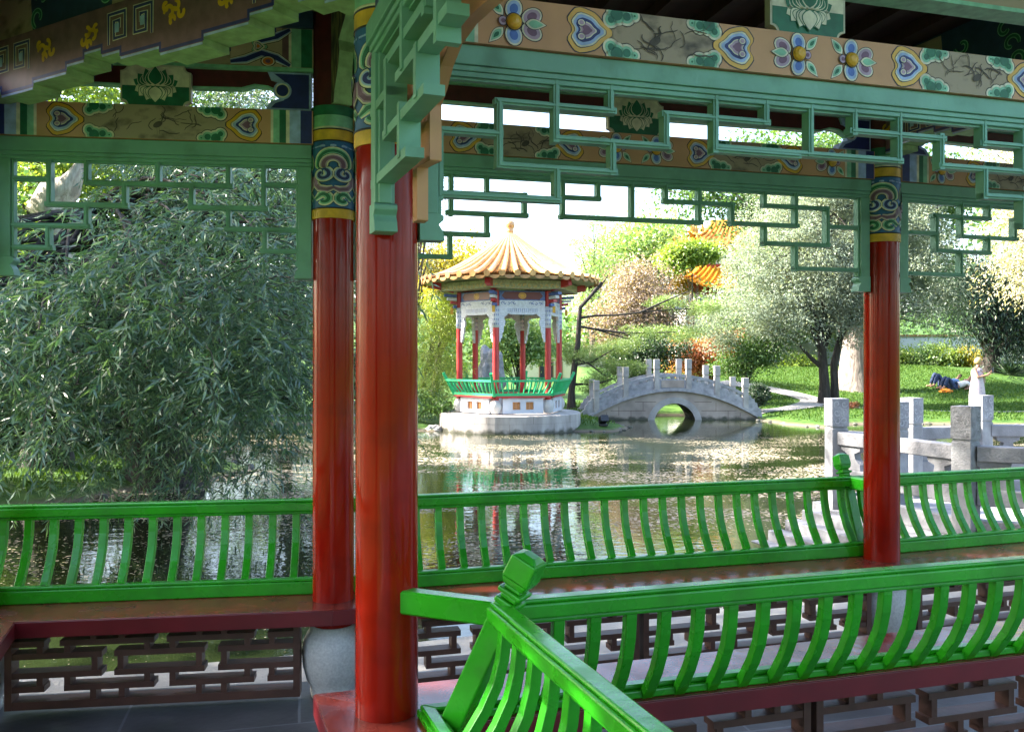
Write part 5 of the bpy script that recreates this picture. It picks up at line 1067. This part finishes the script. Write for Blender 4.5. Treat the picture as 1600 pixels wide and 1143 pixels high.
def hip(cx, cy, a, b_, z0, a2, b2, z1, lift, name):
    mb = MB(); n = 12; m_ = 6
    for (ux, uy, ha, hb, ha2, hb2) in ((1, 0, a, b_, a2, b2), (0, 1, b_, a, b2, a2), (-1, 0, a, b_, a2, b2), (0, -1, b_, a, b2, a2)):
        vs = []
        for j in range(m_+1):
            t = j/m_; tt = t; zz = z0 + (z1-z0)*t**1.5
            for i in range(n+1):
                s_ = -1 + 2*i/n; A = ha*(1-t) + ha2*t; B = hb*(1-t) + hb2*t; lz = lift*abs(s_)**4*(1-t)**2
                v = Vector((ux*B + -uy*s_*A, uy*B + ux*s_*A, 0)) if False else Vector((-uy*B + ux*s_*A, ux*B + uy*s_*A, 0)); vs.append((cx+v.x, cy+v.y, zz+lz))
        mb.add(vs, [(i+(n+1)*j, i+1+(n+1)*j, i+1+(n+1)*(j+1), i+(n+1)*(j+1)) for i in range(n) for j in range(m_)], 'tile_orange')
        for i in range(0, n*2+1):   # tile ridges
            s_ = -1 + i/n; pts = []
            for j in range(m_+1):
                t = j/m_; A = ha*(1-t)+ha2*t; B = hb*(1-t)+hb2*t; pts.append((cx - uy*B + ux*s_*A, cy + ux*B + uy*s_*A, z0+(z1-z0)*t**1.5 + lift*abs(s_)**4*(1-t)**2 + .04))
            mb.tube(pts, .07, 'tile_orange', 5, caps=False)
    o = mb.build('roof', tm_); mb = MB()
    for sx in (-1, 1):
        for sy in (-1, 1):
            pts = [(cx+sx*(a*(1-t)+a2*t), cy+sy*(b_*(1-t)+b2*t), z0+(z1-z0)*t**1.5+lift*(1-t)**2+.12) for t in np.linspace(-.06, 1, 9)]; mb.tube(pts, [.05, .12, .14, .15, .15, .15, .15, .15, .15], 'tile_orange', 6)
            for t in (.1, .2, .3, .55): p = Vector((cx+sx*(a*(1-t)+a2*t), cy+sy*(b_*(1-t)+b2*t), z0+(z1-z0)*t**1.5+lift*(1-t)**2+.2)); mb.tube([p, p+Vector((0, 0, .2)), p+Vector((0, 0, .42))], [.12, .13, .04], 'tile_orange', 6)
    mb.tube([(cx-a2, cy, z1+.1), (cx+a2, cy, z1+.1)], .2, 'tile_orange', 8); mb.build('ridge', o)
tx, ty = W(1195, 450, 46).x, 49.0
hip(tx, ty, 5.0, 3.3, 5.2, 3.1, 1.6, 6.6, 1.0, 'lower'); hip(tx, ty, 4.0, 2.5, 7.6, 2.2, .4, 9.2, .8, 'upper')
PT = lambda a, d, c: Vector((tx+a, ty+d, c)); mb = MB(); mb.box(PT, -4.2, 4.2, -2.6, 2.6, 0, 5.0, 'white_wall'); mb.box(PT, -2.9, 2.9, -1.5, 1.5, 5.0, 7.9, 'temple_red'); mb.box(PT, -4.21, 4.21, -2.62, 2.62, 4.3, 4.8, 'pav_blue'); mb.box(PT, -2.92, 2.92, -1.52, 1.52, 6.8, 7.5, 'pav_white'); mb.build('wall', tm_)
# ================================================================== boulder, floodlights
mat('lamp_black', (.015, .017, .02), .4)
def rock(name, c, r_, label, cat, m='grey_stone', seed=0):
    bm = bmesh.new(); bmesh.ops.create_icosphere(bm, subdivisions=4, radius=1)
    for v in bm.verts:
        d = v.co.normalized(); k = 1 + .35*mnoise.noise(d*1.6 + Vector((seed, 0, 0))) + .16*mnoise.noise(d*4 + Vector((seed, 3, 0))) + .06*mnoise.noise(d*10); v.co = Vector((d.x*r_[0], d.y*r_[1], d.z*r_[2]))*k
    me = bpy.data.meshes.new(name); bm.to_mesh(me); bm.free(); me.materials.append(M[m]); o = bpy.data.objects.new(name, me); COL.objects.link(o); o.location = c; return tag(o, label, cat)
rock('garden_rock', W(766, 590, 27), (.42, .4, 1.05), 'tall grey weathered rock behind the pavilion columns', 'rock', seed=2)
rock('shore_stone', W(678, 670, 21.6), (.2, .16, .11), 'pale rounded stone at the waterline left of the pavilion', 'rock', 'bridge_stone', seed=5)
for px, py, Y_, lab in ((943, 655, 21.6, 'black floodlight on the grass spit right of the garden pavilion'), (699, 634, 23.2, 'black floodlight half hidden in the shrubs left of the pavilion')):
    p = W(px, py, Y_); z = min(gz(p.x, p.y), p.z - .1) if False else gz(p.x, p.y); f = thing('floodlight', (p.x, p.y, z), lab, 'floodlight', 'black garden floodlights'); zz = max(p.z, z+.15)
    mb = MB(); mb.box(lambda a, d, c: Vector((p.x+a, p.y+d, c)), -.10, .10, -.08, .08, z, z+.05, 'lamp_black'); mb.bar((p.x-.12, p.y, z+.05), (p.x-.12, p.y, zz+.04), .02, .03, 'lamp_black', up=Vector((0, 1, 0))); mb.bar((p.x+.12, p.y, z+.05), (p.x+.12, p.y, zz+.04), .02, .03, 'lamp_black', up=Vector((0, 1, 0))); mb.build('stand', f)
    mb = MB(); mb.bar((p.x-.02, p.y+.08, zz-.04), (p.x+.02, p.y-.12, zz+.05), .20, .16, 'lamp_black', bev=.02); mb.build('lamp_head', f)
# ================================================================== people
mat('skin', (.42, .21, .14), .55, var=.05); mat('hair_blond', (.42, .30, .14), .6, var=.2, vscale=40); mat('dress', (.52, .42, .48), .8, var=.12, vscale=14, col2=(.28, .18, .34), contrast=(.55, .7)); mat('jeans', (.03, .05, .12), .85, var=.3, vscale=20); mat('shirt_white', (.72, .72, .74), .8); mat('hair_dark', (.05, .035, .025), .6); mat('cloth_orange', (.70, .22, .02), .8); mat('bag_tan', (.32, .22, .16), .7); mat('shirt_blue', (.12, .22, .45), .8)
def skin_body(name, joints, edges, m, parent, root=0):
    me = bpy.data.meshes.new(name); names = list(joints); org = parent_world(parent); me.from_pydata([Vector(joints[k][0]) for k in names], [(names.index(a), names.index(b_)) for a, b_ in edges], []); me.materials.append(M[m])
    o = bpy.data.objects.new(name, me); COL.objects.link(o); o.parent = parent; md = o.modifiers.new('skin', 'SKIN'); md.use_smooth_shade = True
    for i, k in enumerate(names): rr = joints[k][1]; me.skin_vertices[0].data[i].radius = rr if hasattr(rr, '__len__') else (rr, rr); me.skin_vertices[0].data[i].use_root = (i == root)
    sb = o.modifiers.new('subd', 'SUBSURF'); sb.levels = 2; sb.render_levels = 2; return o
def hand(parent, wr, d, side, up):   # palm, four fingers and a thumb
    d = Vector(d).normalized(); side = Vector(side).normalized(); up = Vector(up).normalized(); wr = Vector(wr); J = {'w': (wr, .022), 'p': (wr + d*.07, (.038, .016))}; Ed = [('w', 'p')]
    for i, (l, o_) in enumerate(((.065, -.030), (.075, -.010), (.07, .010), (.055, .030))):
        a = wr + d*.085 + side*o_; J[f'a{i}'] = (a, .010); J[f'b{i}'] = (a + d*l*.5 - up*.006, .009); J[f'c{i}'] = (a + d*l*.8 - up*.03, .008); Ed += [('p', f'a{i}'), (f'a{i}', f'b{i}'), (f'b{i}', f'c{i}')]
    t = wr + d*.035 - side*.035; J['t0'] = (t, .012); J['t1'] = (t + d*.035 - side*.025, .010); J['t2'] = (t + d*.06 - side*.03, .009); Ed += [('w', 't0'), ('t0', 't1'), ('t1', 't2')]
    return J, Ed
def loft(rings, m, name, parent, n=20):
    mb = MB(); vs = []
    for (cx, cy, z, rx, ry) in rings:
        for j in range(n): a = 2*math.pi*j/n; vs.append((cx + rx*math.cos(a), cy + ry*math.sin(a), z))
    mb.add(vs, [(n*i+j, n*i+(j+1) % n, n*(i+1)+(j+1) % n, n*(i+1)+j) for i in range(len(rings)-1) for j in range(n)], m, True)
    org = parent_world(parent); o = mb.build(name, parent, None); 
    return o
pw = W(1527, 640, 25.6); pz = gz(pw.x, 25.6); wo = thing('person', (pw.x, 25.6, pz), 'standing person in a white patterned sleeveless dress looking at a phone', 'person')
J = {'pel': ((0, 0, .92), (.15, .11)), 'wst': ((0, 0, 1.06), (.125, .10)), 'cst': ((-.01, 0, 1.26), (.145, .105)), 'nkb': ((0, 0, 1.40), .06), 'nck': ((.015, -.01, 1.46), .05), 'jaw': ((.045, -.02, 1.515), (.062, .07)), 'hd': ((.04, -.02, 1.585), (.078, .092)), 'tp': ((.03, -.015, 1.655), (.055, .065)), 'nose': ((.125, -.06, 1.565), .012),
     'sl': ((-.13, -.07, 1.36), .052), 'el': ((-.07, -.18, 1.11), .040), 'wl': ((.16, -.16, 1.17), .027), 'sr': ((.13, .08, 1.36), .052), 'er': ((.19, .05, 1.11), .040), 'wr': ((.28, -.10, 1.22), .027),
     'hl': ((-.08, -.03, .86), .085), 'kl': ((-.08, -.03, .48), .055), 'al': ((-.08, -.01, .09), .036), 'tl': ((-.03, -.10, .03), .035), 'hr': ((.08, .03, .86), .085), 'kr': ((.085, .02, .48), .055), 'ar': ((.085, .04, .09), .036), 'tr': ((.13, -.05, .03), .035)}
Ed = [('pel', 'wst'), ('wst', 'cst'), ('cst', 'nkb'), ('nkb', 'nck'), ('nck', 'jaw'), ('jaw', 'hd'), ('hd', 'tp'), ('hd', 'nose'), ('cst', 'sl'), ('sl', 'el'), ('el', 'wl'), ('cst', 'sr'), ('sr', 'er'), ('er', 'wr'), ('pel', 'hl'), ('hl', 'kl'), ('kl', 'al'), ('al', 'tl'), ('pel', 'hr'), ('hr', 'kr'), ('kr', 'ar'), ('ar', 'tr')]
for tg_, wj, dd in (('L', 'wl', (.9, .1, .25)), ('R', 'wr', (.6, -.2, .5))):
    hj, he = hand(wo, J[wj][0], dd, (0, .3, 1), (0, -1, .2)); J.update({tg_+k: v for k, v in hj.items() if k != 'w'}); Ed += [((wj if a == 'w' else tg_+a), (wj if b_ == 'w' else tg_+b_)) for a, b_ in he]
skin_body('body', J, Ed, 'skin', wo)
def lloft(rings, m, name, parent):
    o_ = parent_world(parent); return loft([(o_.x+a, o_.y+b_, o_.z+c, d, e_) for a, b_, c, d, e_ in rings], m, name, parent)
dr = lloft([(0, 0, .50, .24, .19), (0, 0, .60, .235, .185), (0, 0, .80, .21, .165), (0, 0, .92, .195, .15), (0, 0, 1.05, .155, .13), (-.01, 0, 1.20, .175, .135), (-.01, 0, 1.28, .175, .135), (-.01, 0, 1.35, .15, .11), (0, 0, 1.385, .11, .08)], 'dress', 'dress', wo)
dr.modifiers.new('s', 'SUBSURF').render_levels = 1
lloft([(.00, 0, 1.50, .03, .06), (.005, .005, 1.53, .085, .098), (.01, .0, 1.60, .092, .108), (.02, -.01, 1.66, .085, .098), (.03, -.015, 1.705, .05, .06), (.03, -.015, 1.715, .005, .005)], 'hair_blond', 'hair', wo)
mb = MB(); o_ = Vector((pw.x, 25.6, pz))
for s_ in ((.112, -.085, 1.60), (.125, -.035, 1.60)): mb.tube([o_+Vector(s_)-Vector((0, 0, .008)), o_+Vector(s_)+Vector((0, 0, .008))], .010, 'hair_dark', 8)
mb.bar(o_+Vector((.10, -.10, 1.53)), o_+Vector((.125, -.05, 1.53)), .01, .008, 'apron_red'); mb.build('face_features', wo)
ph = tag(None, 0) if False else None
mb = MB(); hp = o_+Vector((.37, -.14, 1.32)); mb.bar(hp-Vector((0, 0, .07)), hp+Vector((.02, 0, .08)), .075, .010, 'glass_dark', up=Vector((1, .3, 0))); phn = mb.build('phone', origin=hp); tag(phn, 'small phone held up by the person in the white dress', 'phone')
mb = MB(); mb.bar(o_+Vector((.20, .10, .93)), o_+Vector((.20, .10, 1.10)), .10, .22, 'bag_tan', up=Vector((0, 1, 0)), bev=.02); mb.sweep([o_+Vector(v) for v in ((.2, .03, 1.10), (.14, -.11, 1.24), (.0, -.13, 1.34), (-.07, -.02, 1.41))], .025, .008, 'bag_tan', (0, 1, 0)); bagn = mb.build('shoulder_bag', origin=o_+Vector((.2, .1, .93))); tag(bagn, 'tan shoulder bag hanging at the standing person\'s hip', 'bag')
def recliner(px, py, Y_, label, shirt, hair, kn=.52, dx=0):
    p = W(px, py, Y_); z = gz(p.x, Y_); t = thing('person', (p.x, Y_, z), label, 'person', 'people resting on the right lawn')
    J = {'pel': ((0, 0, .14), (.13, .12)), 'wst': ((.18, 0, .16), (.12, .11)), 'cst': ((.38, 0, .24), (.14, .12)), 'nkb': ((.50, 0, .32), .06), 'nck': ((.54, -.01, .37), .05), 'hd': ((.60, -.02, .43), (.085, .085)), 'tp': ((.65, -.02, .49), .06), 'nose': ((.57, -.05, .51), .014),
         'sl': ((.42, -.17, .27), .05), 'el': ((.55, -.26, .08), .04), 'wl': ((.36, -.34, .05), .028), 'sr': ((.42, .17, .27), .05), 'er': ((.56, .26, .08), .04), 'wr': ((.36, .34, .05), .028)}
    Ed = [('pel', 'wst'), ('wst', 'cst'), ('cst', 'nkb'), ('nkb', 'nck'), ('nck', 'hd'), ('hd', 'tp'), ('hd', 'nose'), ('cst', 'sl'), ('sl', 'el'), ('el', 'wl'), ('cst', 'sr'), ('sr', 'er'), ('er', 'wr')]
    for s_, q in (('L', -1), ('R', 1)): J.update({s_+'h': ((-.06, q*.09, .14), .085), s_+'k': ((-.30, q*.13, kn + q*.02), .06), s_+'a': ((-.46, q*.14, .09), .04), s_+'t': ((-.62, q*.16, .05), .035)}); Ed += [('pel', s_+'h'), (s_+'h', s_+'k'), (s_+'k', s_+'a'), (s_+'a', s_+'t')]
    for tg_, wj in (('L', 'wl'), ('R', 'wr')):
        hj, he = hand(t, J[wj][0], (-1, 0, -.05), (0, 1, 0), (0, 0, 1)); J.update({tg_+'_'+k: v for k, v in hj.items() if k != 'w'}); Ed += [((wj if a == 'w' else tg_+'_'+a), (wj if b_ == 'w' else tg_+'_'+b_)) for a, b_ in he]
    skin_body('body', J, Ed, 'skin', t)
    JJ = {'pel': ((-.02, 0, .145), (.155, .145))}; EE = []
    for s_, q in (('L', -1), ('R', 1)): JJ.update({s_+'h': ((-.07, q*.09, .145), .105), s_+'k': ((-.30, q*.13, kn + q*.02), .08), s_+'a': ((-.45, q*.14, .13), .06)}); EE += [('pel', s_+'h'), (s_+'h', s_+'k'), (s_+'k', s_+'a')]
    skin_body('trousers', JJ, EE, 'jeans', t)
    skin_body('shirt', {'a': ((.03, 0, .155), (.15, .14)), 'b': ((.18, 0, .165), (.15, .14)), 'c': ((.38, 0, .245), (.165, .145)), 'd': ((.47, 0, .30), .09), 'l': ((.43, -.18, .26), .07), 'l2': ((.50, -.23, .16), .06), 'r': ((.43, .18, .26), .07), 'r2': ((.50, .23, .16), .06)}, [('a', 'b'), ('b', 'c'), ('c', 'd'), ('c', 'l'), ('l', 'l2'), ('c', 'r'), ('r', 'r2')], shirt, t)
    skin_body('hair', {'a': ((.63, -.02, .46), .088), 'b': ((.68, -.02, .48), .06)}, [('a', 'b')], hair, t)
    for s_, q in (('L', -1), ('R', 1)): pass
recliner(1475, 603, 33.2, 'person in dark jeans and blue top lying on the lawn with knees raised', 'shirt_blue', 'hair_dark', .55)
recliner(1491, 602, 32.6, 'person in dark jeans and white shirt resting on the lawn', 'shirt_white', 'hair_blond', .48)
p = W(1478, 604, 32.0); z = gz(p.x, 32.0); rock('orange_bundle', (p.x, 32.0, z+.06), (.22, .14, .10), 'bright orange cloth bundle on the lawn in front of the reclining pair', 'bundle', 'cloth_orange', 8)
p = W(1509, 602, 32.8); z = gz(p.x, 32.8); bk = rock('picnic_bag', (p.x, 32.8, z+.16), (.26, .2, .2), 'brown cloth bag on the lawn right of the reclining pair', 'bag', 'bag_tan', 3)
